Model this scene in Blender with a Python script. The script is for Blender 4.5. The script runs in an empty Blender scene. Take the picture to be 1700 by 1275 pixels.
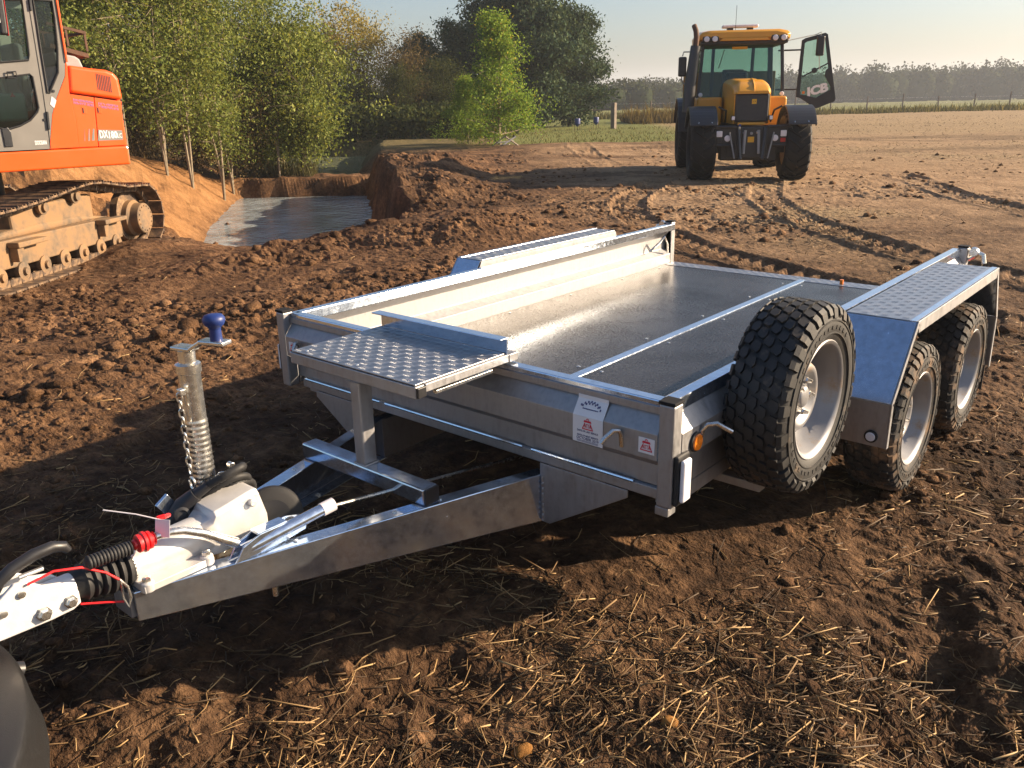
import bpy, bmesh, math, random
import numpy as np
from mathutils import Vector, Matrix

random.seed(7)
RNG = np.random.default_rng(11)
scene = bpy.context.scene
COL = scene.collection
R = math.radians

# ---------------------------------------------------------------- camera
CAM = Vector((2.0512, -1.9795, 1.6))
YAW, PITCH, ROLL = -0.7102, 0.327, -0.0198
cam_data = bpy.data.cameras.new('camera')
cam_data.sensor_width = 36.0
cam_data.lens = 36.0 * 1404.29 / 1700.0
cam_data.clip_start = 0.05
cam_data.clip_end = 4000.0
cam = bpy.data.objects.new('camera', cam_data)
COL.objects.link(cam)
_fw = Vector((math.sin(YAW) * math.cos(PITCH), math.cos(YAW) * math.cos(PITCH), -math.sin(PITCH)))
_rt = Vector((math.cos(YAW), -math.sin(YAW), 0))
_up = _rt.cross(_fw)
_r2 = _rt * math.cos(ROLL) + _up * math.sin(ROLL)
_u2 = -_rt * math.sin(ROLL) + _up * math.cos(ROLL)
_m = Matrix((_r2, _u2, -_fw)).transposed().to_4x4()
_m.translation = CAM
cam.matrix_world = _m
scene.camera = cam

# ---------------------------------------------------------------- light
SUN_VEC = Vector((1.60, 1.82, 1.0)).normalized()        # direction towards the sun
SUN_EL = math.asin(SUN_VEC.z)
SUN_AZ = math.atan2(SUN_VEC.x, SUN_VEC.y)               # clockwise from +Y
world = bpy.data.worlds.new('World')
scene.world = world
world.use_nodes = True
wn = world.node_tree.nodes
wl = world.node_tree.links
wn.clear()
w_out = wn.new('ShaderNodeOutputWorld')
w_bg = wn.new('ShaderNodeBackground')
w_sky = wn.new('ShaderNodeTexSky')
w_sky.sky_type = 'NISHITA'
w_sky.sun_disc = False
w_sky.sun_elevation = SUN_EL
w_sky.sun_rotation = SUN_AZ
w_sky.altitude = 50
w_sky.air_density = 1.05
w_sky.dust_density = 2.3
w_sky.ozone_density = 3.5
w_bg.inputs['Strength'].default_value = 0.063
wl.new(w_sky.outputs[0], w_bg.inputs['Color'])
wl.new(w_bg.outputs[0], w_out.inputs['Surface'])
sun_data = bpy.data.lights.new('sun', 'SUN')
sun_data.energy = 5.0
sun_data.angle = R(0.6)
sun_data.color = (1.0, 0.78, 0.54)
sun = bpy.data.objects.new('sun', sun_data)
COL.objects.link(sun)
sun.rotation_euler = SUN_VEC.to_track_quat('Z', 'Y').to_euler()
sun.location = (20, 20, 15)

scene.view_settings.view_transform = 'Standard'
scene.view_settings.look = 'None'
scene.view_settings.exposure = 1.45
scene.view_settings.gamma = 1.0
scene.view_settings.use_curve_mapping = False
scene.render.engine = 'CYCLES'
scene.cycles.use_denoising = True
scene.cycles.max_bounces = 7
scene.cycles.diffuse_bounces = 3
scene.cycles.glossy_bounces = 4
scene.cycles.transmission_bounces = 4
scene.cycles.transparent_max_bounces = 10
scene.cycles.volume_bounces = 0
scene.cycles.sample_clamp_indirect = 6.0

# ---------------------------------------------------------------- materials
def new_mat(name):
    m = bpy.data.materials.new(name)
    m.use_nodes = True
    nt = m.node_tree
    b = nt.nodes.get('Principled BSDF')
    return m, nt, b

def setp(b, **k):
    nm = dict(col='Base Color', metal='Metallic', rough='Roughness', spec='Specular IOR Level',
              coat='Coat Weight', coatr='Coat Roughness', trans='Transmission Weight', ior='IOR', alpha='Alpha')
    for a, v in k.items():
        if a == 'col' and len(v) == 3:
            v = (*v, 1)
        b.inputs[nm[a]].default_value = v

def tex_noise(nt, scale, detail=4, rough=.6, vec=None, mapping=None, coord='Object'):
    n = nt.nodes.new('ShaderNodeTexNoise')
    n.inputs['Scale'].default_value = scale
    n.inputs['Detail'].default_value = detail
    n.inputs['Roughness'].default_value = rough
    if vec is None:
        tc = nt.nodes.new('ShaderNodeTexCoord')
        vec = tc.outputs[coord]
    if mapping is not None:
        mp = nt.nodes.new('ShaderNodeMapping')
        mp.inputs['Scale'].default_value = mapping
        nt.links.new(vec, mp.inputs['Vector'])
        vec = mp.outputs[0]
    nt.links.new(vec, n.inputs['Vector'])
    return n

def ramp(nt, fac, stops):
    r = nt.nodes.new('ShaderNodeValToRGB')
    e = r.color_ramp.elements
    while len(e) < len(stops):
        e.new(0.5)
    for i, (p, c) in enumerate(stops):
        e[i].position = p
        e[i].color = (*c, 1) if len(c) == 3 else c
    nt.links.new(fac, r.inputs[0])
    return r.outputs[0]

def mix_col(nt, fac, a, b, mode='MIX'):
    m = nt.nodes.new('ShaderNodeMix')
    m.data_type = 'RGBA'
    m.blend_type = mode
    for sock, v in ((m.inputs[0], fac), (m.inputs[6], a), (m.inputs[7], b)):
        if hasattr(v, 'is_output'):
            nt.links.new(v, sock)
        elif isinstance(v, (int, float)):
            sock.default_value = v
        else:
            sock.default_value = (*v, 1) if len(v) == 3 else v
    return m.outputs[2]

def math_n(nt, op, a, b=None, clamp=False):
    m = nt.nodes.new('ShaderNodeMath')
    m.operation = op
    m.use_clamp = clamp
    for i, v in enumerate((a, b)):
        if v is None:
            continue
        if hasattr(v, 'is_output'):
            nt.links.new(v, m.inputs[i])
        else:
            m.inputs[i].default_value = v
    return m.outputs[0]

def bump(nt, b, height, strength=.3, dist=.01):
    n = nt.nodes.new('ShaderNodeBump')
    n.inputs['Strength'].default_value = strength
    n.inputs['Distance'].default_value = dist
    nt.links.new(height, n.inputs['Height'])
    nt.links.new(n.outputs[0], b.inputs['Normal'])

def plain(name, col, rough=.5, metal=0., spec=.5, var=.12, scale=14, bmp=0., coat=0., dirt=None, dirt_amt=.5, dirt_scale=5):
    """one paint / plastic / rubber with small uneven tone and roughness, optional dried mud"""
    m, nt, b = new_mat(name)
    setp(b, metal=metal, rough=rough, spec=spec, coat=coat)
    n = tex_noise(nt, scale, 5)
    c = ramp(nt, n.outputs[0], [(.3, [x * (1 - var) for x in col]), (.7, [min(1, x * (1 + var)) for x in col])])
    rr = math_n(nt, 'MULTIPLY_ADD', n.outputs[0], .25)
    rr.node.inputs[2].default_value = rough - .12
    if dirt is not None:
        n2 = tex_noise(nt, dirt_scale, 7, .7)
        f = ramp(nt, n2.outputs[0], [(.62 - dirt_amt * .35, (0, 0, 0)), (.72 - dirt_amt * .2, (1, 1, 1))])
        c = mix_col(nt, f, c, dirt)
        if metal > 0:
            nt.links.new(math_n(nt, 'MULTIPLY', math_n(nt, 'SUBTRACT', 1., f), metal), b.inputs['Metallic'])
        rr = math_n(nt, 'MAXIMUM', rr, math_n(nt, 'MULTIPLY', f, .85))
    nt.links.new(c, b.inputs['Base Color'])
    nt.links.new(rr, b.inputs['Roughness'])
    if bmp:
        n3 = tex_noise(nt, scale * 6, 4)
        bump(nt, b, n3.outputs[0], bmp, .004)
    return m

def galvanised(name, base=.66, tint=(1, 1, 1.02), rough=.30, streak=(6, 6, 1.2)):
    m, nt, b = new_mat(name)
    tc = nt.nodes.new('ShaderNodeTexCoord')
    n1 = tex_noise(nt, 9, 6, .65, vec=tc.outputs['Object'], mapping=streak)
    n2 = tex_noise(nt, 55, 3, .5, vec=tc.outputs['Object'])
    mixf = math_n(nt, 'ADD', math_n(nt, 'MULTIPLY', n1.outputs[0], .7), math_n(nt, 'MULTIPLY', n2.outputs[0], .3))
    c = ramp(nt, mixf, [(.32, [base * .80 * t for t in tint]), (.5, [base * t for t in tint]), (.68, [min(1, base * 1.14 * t) for t in tint])])
    nt.links.new(c, b.inputs['Base Color'])
    rr = ramp(nt, mixf, [(.3, (rough - .08,) * 3), (.7, (rough + .14,) * 3)])
    nt.links.new(rr, b.inputs['Roughness'])
    setp(b, metal=.93)
    n3 = tex_noise(nt, 3.2, 3, .5, vec=tc.outputs['Object'])
    bump(nt, b, n3.outputs[0], .05, .02)
    return m

M = {}
M['galv'] = galvanised('galvanised_steel', .36, (1, 1, 1.03), .53)
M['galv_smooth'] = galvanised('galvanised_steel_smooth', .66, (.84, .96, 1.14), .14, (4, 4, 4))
M['zinc'] = galvanised('zinc_plated_steel', .70, (1.0, .98, .92), .22, (3, 3, 3))
M['chequer'] = galvanised('chequer_plate_aluminium', .40, (.98, 1., 1.05), .36, (3, 3, 3))
M['cast'] = plain('cast_aluminium_pale', (.60, .585, .57), .42, .35, .5, .07, 30, .12)
M['hitch'] = plain('hitch_pale_paint', (.62, .62, .62), .38, .15, .5, .06, 30, .08)
M['black_plastic'] = plain('black_plastic', (.018, .018, .02), .42, 0, .5, .2, 20, .05)
M['cap'] = plain('matt_black_cap', (.015, .015, .016), .8, 0, .2, .2, 20, .05)
M['black_rubber'] = plain('black_rubber', (.02, .02, .021), .62, 0, .4, .25, 20, .1)
M['black_paint'] = plain('black_paint_steel', (.022, .023, .026), .42, 0, .5, .2, 12, 0)
MUD = (.17, .105, .06)
M['tyre'] = plain('tyre_rubber', (.022, .0215, .021), .62, 0, .45, .3, 26, .15, dirt=(.105, .078, .055), dirt_amt=.10, dirt_scale=11)
M['tyre_muddy'] = plain('tyre_rubber_muddy', (.028, .026, .024), .7, 0, .4, .3, 26, .2, dirt=MUD, dirt_amt=.34, dirt_scale=9)
M['tyre_tractor'] = plain('tractor_tyre_rubber', (.013, .0125, .0125), .75, 0, .3, .3, 12, .2, dirt=(.07, .05, .033), dirt_amt=.2, dirt_scale=4)
M['rim'] = plain('silver_wheel_paint', (.27, .27, .28), .45, .5, .5, .07, 14, 0, dirt=(.24, .18, .13), dirt_amt=.22, dirt_scale=10)
M['red'] = plain('red_plastic', (.62, .018, .022), .35, 0, .5, .08)
M['blue'] = plain('blue_plastic', (.013, .032, .15), .45, 0, .5, .1)
M['white_paper'] = plain('sticker_paper', (.72, .72, .74), .45, 0, .4, .03)
M['red_print'] = plain('sticker_red', (.62, .02, .05), .5, 0, .4, .03)
M['navy_print'] = plain('sticker_navy', (.05, .05, .16), .5, 0, .4, .03)
M['amber'] = plain('amber_reflector', (.75, .20, .015), .25, 0, .6, .1, 60)
M['white_lens'] = plain('white_lamp_lens', (.72, .72, .76), .18, 0, .6, .05, 40)
M['red_lens'] = plain('red_lamp_lens', (.45, .02, .02), .2, 0, .6, .05, 40)
M['orange'] = plain('orange_machine_paint', (.80, .092, .007), .36, 0, .5, .05, 3, 0, coat=.25)
M['cab_grey'] = plain('grey_cab_paint', (.175, .165, .15), .45, 0, .5, .08, 5)
M['mud_steel'] = plain('mud_caked_steel', (.12, .095, .07), .75, 0, .3, .25, 8, .2, dirt=(.23, .14, .072), dirt_amt=.8, dirt_scale=4)
M['track_steel'] = plain('worn_track_steel', (.085, .06, .045), .7, .2, .3, .3, 8, .2, dirt=(.26, .165, .09), dirt_amt=.55, dirt_scale=6)
M['rust'] = plain('rusty_steel', (.10, .055, .035), .75, 0, .3, .3, 10, .1)
M['yellow'] = plain('yellow_tractor_paint', (.66, .30, .018), .33, 0, .5, .05, 4, 0, coat=.3)
M['yellow_dull'] = plain('dull_yellow_panel', (.30, .17, .04), .5, 0, .4, .12, 4)
M['dark_grille'] = plain('dark_grille', (.03, .031, .034), .5, 0, .5, .2, 30)
M['dark_fender'] = plain('dark_grey_fender', (.026, .027, .031), .38, 0, .5, .12, 6)
M['seat'] = plain('dark_seat_cloth', (.04, .04, .045), .8)
M['grey_part'] = plain('grey_part', (.24, .25, .25), .55, 0, .4, .12, 5)
M['interior'] = plain('pale_interior', (.30, .33, .30), .6, 0, .4, .1, 5)
M['white_print'] = plain('white_print', (.8, .8, .8), .5, 0, .4, .03)
M['purple_print'] = plain('faded_purple_print', (.42, .20, .42), .5, 0, .4, .2, 40)
M['grey_print'] = plain('grey_print', (.20, .20, .19), .5, 0, .4, .05)
M['yellow_print'] = plain('yellow_print', (.75, .42, .03), .5, 0, .4, .05)
M['wood_post'] = plain('weathered_wood', (.19, .155, .125), .85, 0, .2, .25, 6, .2)
M['bumper'] = plain('textured_black_bumper', (.011, .011, .0115), .42, 0, .5, .2, 90, .35)
M['strut_label'] = plain('white_strut_label', (.68, .64, .66), .4)

def glass_mat(name, tint, refl_rough=.02):
    m = bpy.data.materials.new(name)
    m.use_nodes = True
    nt = m.node_tree
    nt.nodes.clear()
    o = nt.nodes.new('ShaderNodeOutputMaterial')
    mx = nt.nodes.new('ShaderNodeMixShader')
    tr = nt.nodes.new('ShaderNodeBsdfTransparent')
    gl = nt.nodes.new('ShaderNodeBsdfGlossy')
    fr = nt.nodes.new('ShaderNodeFresnel')
    fr.inputs['IOR'].default_value = 1.5
    tr.inputs['Color'].default_value = (*tint, 1)
    gl.inputs['Roughness'].default_value = refl_rough
    nt.links.new(fr.outputs[0], mx.inputs[0])
    nt.links.new(tr.outputs[0], mx.inputs[1])
    nt.links.new(gl.outputs[0], mx.inputs[2])
    nt.links.new(mx.outputs[0], o.inputs['Surface'])
    return m
M['glass'] = glass_mat('tinted_glass', (.62, .76, .71))
M['glass_dark'] = glass_mat('dark_tinted_glass', (.42, .47, .46))

# wet phenolic floor board
m, nt, b = new_mat('wet_plywood_deck')
setp(b, rough=.25, spec=.24)
n1 = tex_noise(nt, 330, 2, .5)
n2 = tex_noise(nt, 120, 4, .6, mapping=(1, .7, 1))
n3 = tex_noise(nt, 2.3, 4, .6)
c = ramp(nt, n3.outputs[0], [(.3, (.016, .014, .013)), (.7, (.032, .027, .024))])
nt.links.new(c, b.inputs['Base Color'])
wet = ramp(nt, math_n(nt, 'ADD', math_n(nt, 'MULTIPLY', n2.outputs[0], .6), math_n(nt, 'MULTIPLY', n3.outputs[0], .4)),
           [(.40, (.36,) * 3), (.55, (.20,) * 3), (.66, (.30,) * 3)])
nt.links.new(wet, b.inputs['Roughness'])
hh = math_n(nt, 'ADD', math_n(nt, 'MULTIPLY', n1.outputs[0], .35), math_n(nt, 'MULTIPLY', n2.outputs[0], .9))
bump(nt, b, hh, .28, .0022)
M['deck'] = m

# ---------------------------------------------------------------- mesh helpers
class MB:
    """collects simple shapes; build() links them as ONE mesh object"""
    def __init__(s):
        s.v = []; s.f = []
    def add(s, vs, fs):
        k = len(s.v)
        s.v += [tuple(map(float, p)) for p in vs]
        s.f += [tuple(i + k for i in f) for f in fs]
        return s
    def box(s, x0, x1, y0, y1, z0, z1):
        return s.add([(x0, y0, z0), (x1, y0, z0), (x1, y1, z0), (x0, y1, z0), (x0, y0, z1), (x1, y0, z1), (x1, y1, z1), (x0, y1, z1)],
                     [(0, 3, 2, 1), (4, 5, 6, 7), (0, 1, 5, 4), (1, 2, 6, 5), (2, 3, 7, 6), (3, 0, 4, 7)])
    def obox(s, c, ax, ay, az):
        """box given centre and three half-axis vectors"""
        c = Vector(c); ax = Vector(ax); ay = Vector(ay); az = Vector(az)
        vs = [c + ax * i + ay * j + az * k for k in (-1, 1) for i, j in ((-1, -1), (1, -1), (1, 1), (-1, 1))]
        fs = [(0, 3, 2, 1), (4, 5, 6, 7), (0, 1, 5, 4), (1, 2, 6, 5), (2, 3, 7, 6), (3, 0, 4, 7)]
        if ax.cross(ay).dot(az) < 0:
            fs = [f[::-1] for f in fs]
        return s.add(vs, fs)
    def bar(s, a, b, w, h, up=(0, 0, 1)):
        a = Vector(a); b = Vector(b); d = (b - a)
        L = d.length; d.normalize()
        up = Vector(up)
        side = d.cross(up)
        if side.length < 1e-4:
            side = d.cross(Vector((1, 0, 0)))
        side.normalize(); u = side.cross(d)
        return s.obox((a + b) / 2, side * w / 2, d * L / 2, u * h / 2)
    def prism(s, pts, fn, a, b, cap=True):
        """closed polygon pts (2-D), fn(u,v,w) -> 3-D, extruded from w=a to w=b"""
        n = len(pts)
        vs = [fn(u, v, a) for u, v in pts] + [fn(u, v, b) for u, v in pts]
        fs = [(i, (i + 1) % n, n + (i + 1) % n, n + i) for i in range(n)]
        if cap:
            fs += [tuple(range(n))[::-1], tuple(range(n, 2 * n))]
        return s.add(vs, fs)
    def sheet(s, prof, fn, a, b, th):
        """open folded-sheet profile with thickness th"""
        P = [Vector(p) for p in prof]
        off = []
        for i, p in enumerate(P):
            t = Vector((0, 0))
            if i > 0: t += (p - P[i - 1]).normalized()
            if i < len(P) - 1: t += (P[i + 1] - p).normalized()
            t.normalize()
            off.append(p + Vector((-t.y, t.x)) * th)
        return s.prism([tuple(p) for p in P] + [tuple(p) for p in off[::-1]], fn, a, b)
    def tube(s, path, r, n=10, cap=True, closed=False):
        P = [Vector(p) for p in path]
        rs = r if isinstance(r, (list, tuple)) else [r] * len(P)
        k0 = len(s.v)
        nrm = None
        for i, p in enumerate(P):
            if closed:
                t = P[(i + 1) % len(P)] - P[i - 1]
            else:
                t = P[min(i + 1, len(P) - 1)] - P[max(i - 1, 0)]
            if t.length < 1e-9: t = Vector((0, 0, 1))
            t.normalize()
            if nrm is None:
                a = Vector((0, 0, 1)) if abs(t.z) < .9 else Vector((1, 0, 0))
                nrm = t.cross(a).normalized()
            else:
                nrm = (nrm - t * nrm.dot(t)).normalized()
            bn = t.cross(nrm)
            for j in range(n):
                an = 2 * math.pi * j / n
                s.v.append(tuple(p + (nrm * math.cos(an) + bn * math.sin(an)) * rs[i]))
        m = len(P)
        for i in range(m if closed else m - 1):
            i2 = (i + 1) % m
            for j in range(n):
                s.f.append((k0 + i * n + j, k0 + i * n + (j + 1) % n, k0 + i2 * n + (j + 1) % n, k0 + i2 * n + j))
        if cap and not closed:
            s.f.append(tuple(k0 + j for j in range(n))[::-1])
            s.f.append(tuple(k0 + (m - 1) * n + j for j in range(n)))
        return s
    def lathe(s, prof, c, axis, n=32, closed=False, cap=True):
        """prof: list of (r, h) along axis, around centre c"""
        ax = Vector(axis).normalized()
        a = Vector((0, 0, 1)) if abs(ax.z) < .9 else Vector((1, 0, 0))
        e1 = ax.cross(a).normalized(); e2 = ax.cross(e1)
        c = Vector(c); k0 = len(s.v); m = len(prof)
        for r_, h in prof:
            for j in range(n):
                an = 2 * math.pi * j / n
                s.v.append(tuple(c + ax * h + (e1 * math.cos(an) + e2 * math.sin(an)) * r_))
        for i in range(m if closed else m - 1):
            i2 = (i + 1) % m
            for j in range(n):
                s.f.append((k0 + i * n + j, k0 + i2 * n + j, k0 + i2 * n + (j + 1) % n, k0 + i * n + (j + 1) % n))
        if not closed and cap:
            if prof[0][0] > 1e-5: s.f.append(tuple(k0 + j for j in range(n)))
            if prof[-1][0] > 1e-5: s.f.append(tuple(k0 + (m - 1) * n + j for j in range(n))[::-1])
        return s
    def build(s, name, mat, parent=None, bevel=0., smooth=False, seg=2, angle=35):
        me = bpy.data.meshes.new(name)
        me.from_pydata(s.v, [], s.f)
        me.update()
        bm = bmesh.new(); bm.from_mesh(me)
        bmesh.ops.remove_doubles(bm, verts=bm.verts, dist=1e-6)
        bmesh.ops.recalc_face_normals(bm, faces=bm.faces)
        bm.to_mesh(me); bm.free()
        me.materials.append(M[mat] if isinstance(mat, str) else mat)
        o = bpy.data.objects.new(name, me)
        COL.objects.link(o)
        if smooth:
            me.shade_smooth()
            me.set_sharp_from_angle(angle=R(angle))
        if bevel:
            md = o.modifiers.new('bevel', 'BEVEL')
            md.width = bevel; md.segments = seg
            md.limit_method = 'ANGLE'; md.angle_limit = R(32)
        if parent is not None:
            o.parent = parent
        return o

def raw_mesh(name, V, F, mat, parent=None, smooth=False, attr=None):
    """big numpy meshes: V (n,3), F (m,k)"""
    me = bpy.data.meshes.new(name)
    V = np.ascontiguousarray(V, dtype=np.float32); F = np.ascontiguousarray(F, dtype=np.int32)
    k = F.shape[1]
    me.vertices.add(len(V)); me.vertices.foreach_set('co', V.ravel())
    me.loops.add(F.size); me.loops.foreach_set('vertex_index', F.ravel())
    me.polygons.add(len(F))
    me.polygons.foreach_set('loop_start', np.arange(0, F.size, k, dtype=np.int32))
    me.polygons.foreach_set('loop_total', np.full(len(F), k, dtype=np.int32))
    me.update(calc_edges=True)
    if attr:
        for an, data in attr.items():
            a = me.attributes.new(an, 'FLOAT_COLOR', 'POINT')
            a.data.foreach_set('color', np.ascontiguousarray(data, dtype=np.float32).ravel())
    me.materials.append(M[mat] if isinstance(mat, str) else mat)
    if smooth:
        me.shade_smooth()
    o = bpy.data.objects.new(name, me)
    COL.objects.link(o)
    if parent is not None:
        o.parent = parent
    return o

def tag(o, label=None, cat=None, group=None, kind=None):
    if label: o['label'] = label
    if cat: o['category'] = cat
    if group: o['group'] = group
    if kind: o['kind'] = kind
    return o

def thing(name, label, cat, loc=(0, 0, 0), rotz=0., group=None):
    o = bpy.data.objects.new(name, None)
    o.empty_display_size = .3
    COL.objects.link(o)
    o.location = loc; o.rotation_euler = (0, 0, rotz)
    return tag(o, label, cat, group)

def copy_tree(o, parent=None):
    c = o.copy(); COL.objects.link(c); c.parent = parent
    for ch in list(o.children):
        copy_tree(ch, c)
    return c

def lettering(name, body, size, mat, parent, origin, xdir, ydir, width=None, extrude=.0004, bold=0.):
    cu = bpy.data.curves.new('lettering', 'FONT')
    cu.body = body; cu.size = size; cu.extrude = extrude
    cu.resolution_u = 3
    cu.offset = bold
    cu.align_x = 'CENTER'; cu.align_y = 'CENTER'
    t = bpy.data.objects.new('lettering_tmp', cu)
    COL.objects.link(t)
    dg = bpy.context.evaluated_depsgraph_get()
    me = bpy.data.meshes.new_from_object(t.evaluated_get(dg))
    bpy.data.objects.remove(t)
    X = Vector(xdir).normalized(); Y = Vector(ydir).normalized(); Z = X.cross(Y)
    xs = [v.co.x for v in me.vertices]
    k = 1.0
    if width and xs:
        k = width / max(1e-6, max(xs) - min(xs))
    for v in me.vertices:
        p = v.co.copy()
        v.co = Vector(origin) + X * p.x * k + Y * p.y + Z * p.z
    me.materials.clear(); me.materials.append(M[mat])
    o = bpy.data.objects.new(name, me)
    COL.objects.link(o); o.parent = parent
    return o

def arc(cx, cy, r, a0, a1, n):
    return [(cx + r * math.cos(R(a0 + (a1 - a0) * i / n)), cy + r * math.sin(R(a0 + (a1 - a0) * i / n))) for i in range(n + 1)]

# ---------------------------------------------------------------- terrain
RT = np.array([math.cos(YAW), -math.sin(YAW)])
FW = np.array([math.sin(YAW), math.cos(YAW)])
CG = np.array([CAM.x, CAM.y])

def to_st(x, y):
    dx = x - CG[0]; dy = y - CG[1]
    return dx * RT[0] + dy * RT[1], dx * FW[0] + dy * FW[1]

def st_xy(s, t):
    return CG[0] + s * RT[0] + t * FW[0], CG[1] + s * RT[1] + t * FW[1]

def sst(a, b, x):
    u = np.clip((x - a) / (b - a), 0, 1)
    return u * u * (3 - 2 * u)

def _hash(ix, iy, seed):
    h = (ix.astype(np.int64) * 374761393 + iy.astype(np.int64) * 668265263 + seed * 1442695041) & 0xFFFFFFFF
    h = ((h ^ (h >> 13)) * 1274126177) & 0xFFFFFFFF
    h = (h ^ (h >> 16)) & 0xFFFF
    return h.astype(np.float64) / 32767.5 - 1.0

def vnoise(x, y, seed):
    ix = np.floor(x); iy = np.floor(y)
    fx = x - ix; fy = y - iy
    ux = fx * fx * fx * (fx * (fx * 6 - 15) + 10); uy = fy * fy * fy * (fy * (fy * 6 - 15) + 10)
    a = _hash(ix, iy, seed); b_ = _hash(ix + 1, iy, seed); c_ = _hash(ix, iy + 1, seed); d = _hash(ix + 1, iy + 1, seed)
    return (a * (1 - ux) + b_ * ux) * (1 - uy) + (c_ * (1 - ux) + d * ux) * uy

def fbm(x, y, octs, seed, gain=.5):
    r = 0; a = 1; tot = 0
    ca, sa = math.cos(.6), math.sin(.6)
    for i in range(octs):
        r = r + a * vnoise(x, y, seed + i * 17)
        tot += a; a *= gain
        x, y = (x * ca - y * sa) * 2.03 + 3.1, (x * sa + y * ca) * 2.03 - 1.7
    return r / tot

def billow(x, y, octs, seed, gain=.5):
    r = 0; a = 1; tot = 0
    ca, sa = math.cos(.7), math.sin(.7)
    for i in range(octs):
        r = r + a * (1 - np.abs(vnoise(x, y, seed + i * 13)) * 2)
        tot += a; a *= gain
        x, y = (x * ca - y * sa) * 2.07 + 1.3, (x * sa + y * ca) * 2.07 + 5.7
    return r / tot

def poly_sd(x, y, poly):
    """signed distance, negative inside"""
    d = np.full(x.shape, 1e9); inside = np.zeros(x.shape, bool)
    n = len(poly)
    for i in range(n):
        ax, ay = poly[i]; bx, by = poly[(i + 1) % n]
        ex, ey = bx - ax, by - ay
        u = np.clip(((x - ax) * ex + (y - ay) * ey) / (ex * ex + ey * ey), 0, 1)
        d = np.minimum(d, np.hypot(x - ax - u * ex, y - ay - u * ey))
        cond = (ay > y) != (by > y)
        xi = ax + (y - ay) * ex / (ey if abs(ey) > 1e-9 else 1e-9)
        inside ^= cond & (x < xi)
    return np.where(inside, -d, d)

PIT = [(-4.9, 12.6), (-3.6, 11.5), (-2.6, 11.3), (-1.75, 11.9), (-1.65, 13.2), (-1.95, 15), (-2.5, 18), (-3.2, 22),
       (-3.9, 25.3), (-7.6, 25.0), (-7.0, 21.5), (-6.6, 19.3), (-5.6, 15.5)]
BANK = [(-7.7, 25.6), (-7.0, 21.5), (-6.6, 19.3), (-5.6, 15.5), (-5.0, 13.4), (-5.7, 12.9), (-9, 12.5), (-14, 11.8), (-60, 8),
        (-60, 80), (-16, 80), (-10.5, 40), (-9.3, 33), (-8.4, 28)]
POND = [(-4.15, 26.7), (-4.6, 30), (-5.4, 37), (-9.5, 37), (-8.6, 26.7)]
EXC = np.array([-9.35, 1.65])

# tyre tracks pressed in the soil: world polylines, half width, depth, lug pitch
def _gp(*pts):
    return [tuple(p) for p in pts]
TRACKS = [
    (_gp((-5.0, 13.9), (-3.6, 10.8), (-1.6, 8.3), (1.2, 6.2), (4.5, 4.9)), .24, .08, .21),
    (_gp((-6.6, 12.6), (-5.4, 9.6), (-3.6, 7.3), (-1.6, 5.9), (.4, 5.0), (3.2, 4.1)), .24, .08, .21),
    (_gp((-3.2, 16.0), (-.4, 11.6), (2.2, 9.2), (6.0, 7.4)), .24, .07, .21),
    (_gp((1.15, 1.4), (1.5, .55), (1.75, -.3), (1.85, -1.2)), .13, .022, .085),
    (_gp((-1.05, -1.4), (-1.1, -.2), (-1.15, 1.4)), .13, .04, .085),
    (_gp((2.6, 2.2), (2.1, .9), (1.9, .1), (1.5, -.7), (.7, -1.5)), .15, .028, .10),
    (_gp((-4.2, -.6), (-3.4, 1.4), (-3.1, 3.4), (-3.6, 6.0)), .26, .05, .21),
    (_gp((-6.9, -1.0), (-5.3, 1.2), (-4.8, 3.2)), .3, .04, .19),
    (_gp((-14, 20), (-9.0, 14.5), (-7.0, 11.0), (-6.0, 8.6)), .3, .04, .21),
    (_gp((-12, 21), (-7.2, 16.2), (-5.2, 13.0)), .3, .03, .21),
]

def zones(x, y):
    s, t = to_st(x, y)
    dug = sst(-1.5, -2.6, x) * sst(17, 13, t) + sst(1.5, -.8, s) * sst(12.2, 14, t) * sst(29, 25, t)
    dug = np.clip(dug, 0, 1)
    band = sst(11.5, 14, t) * sst(30, 25, t) * sst(9, 2, s) * .5          # churned strip behind
    return s, t, dug, band

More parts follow.
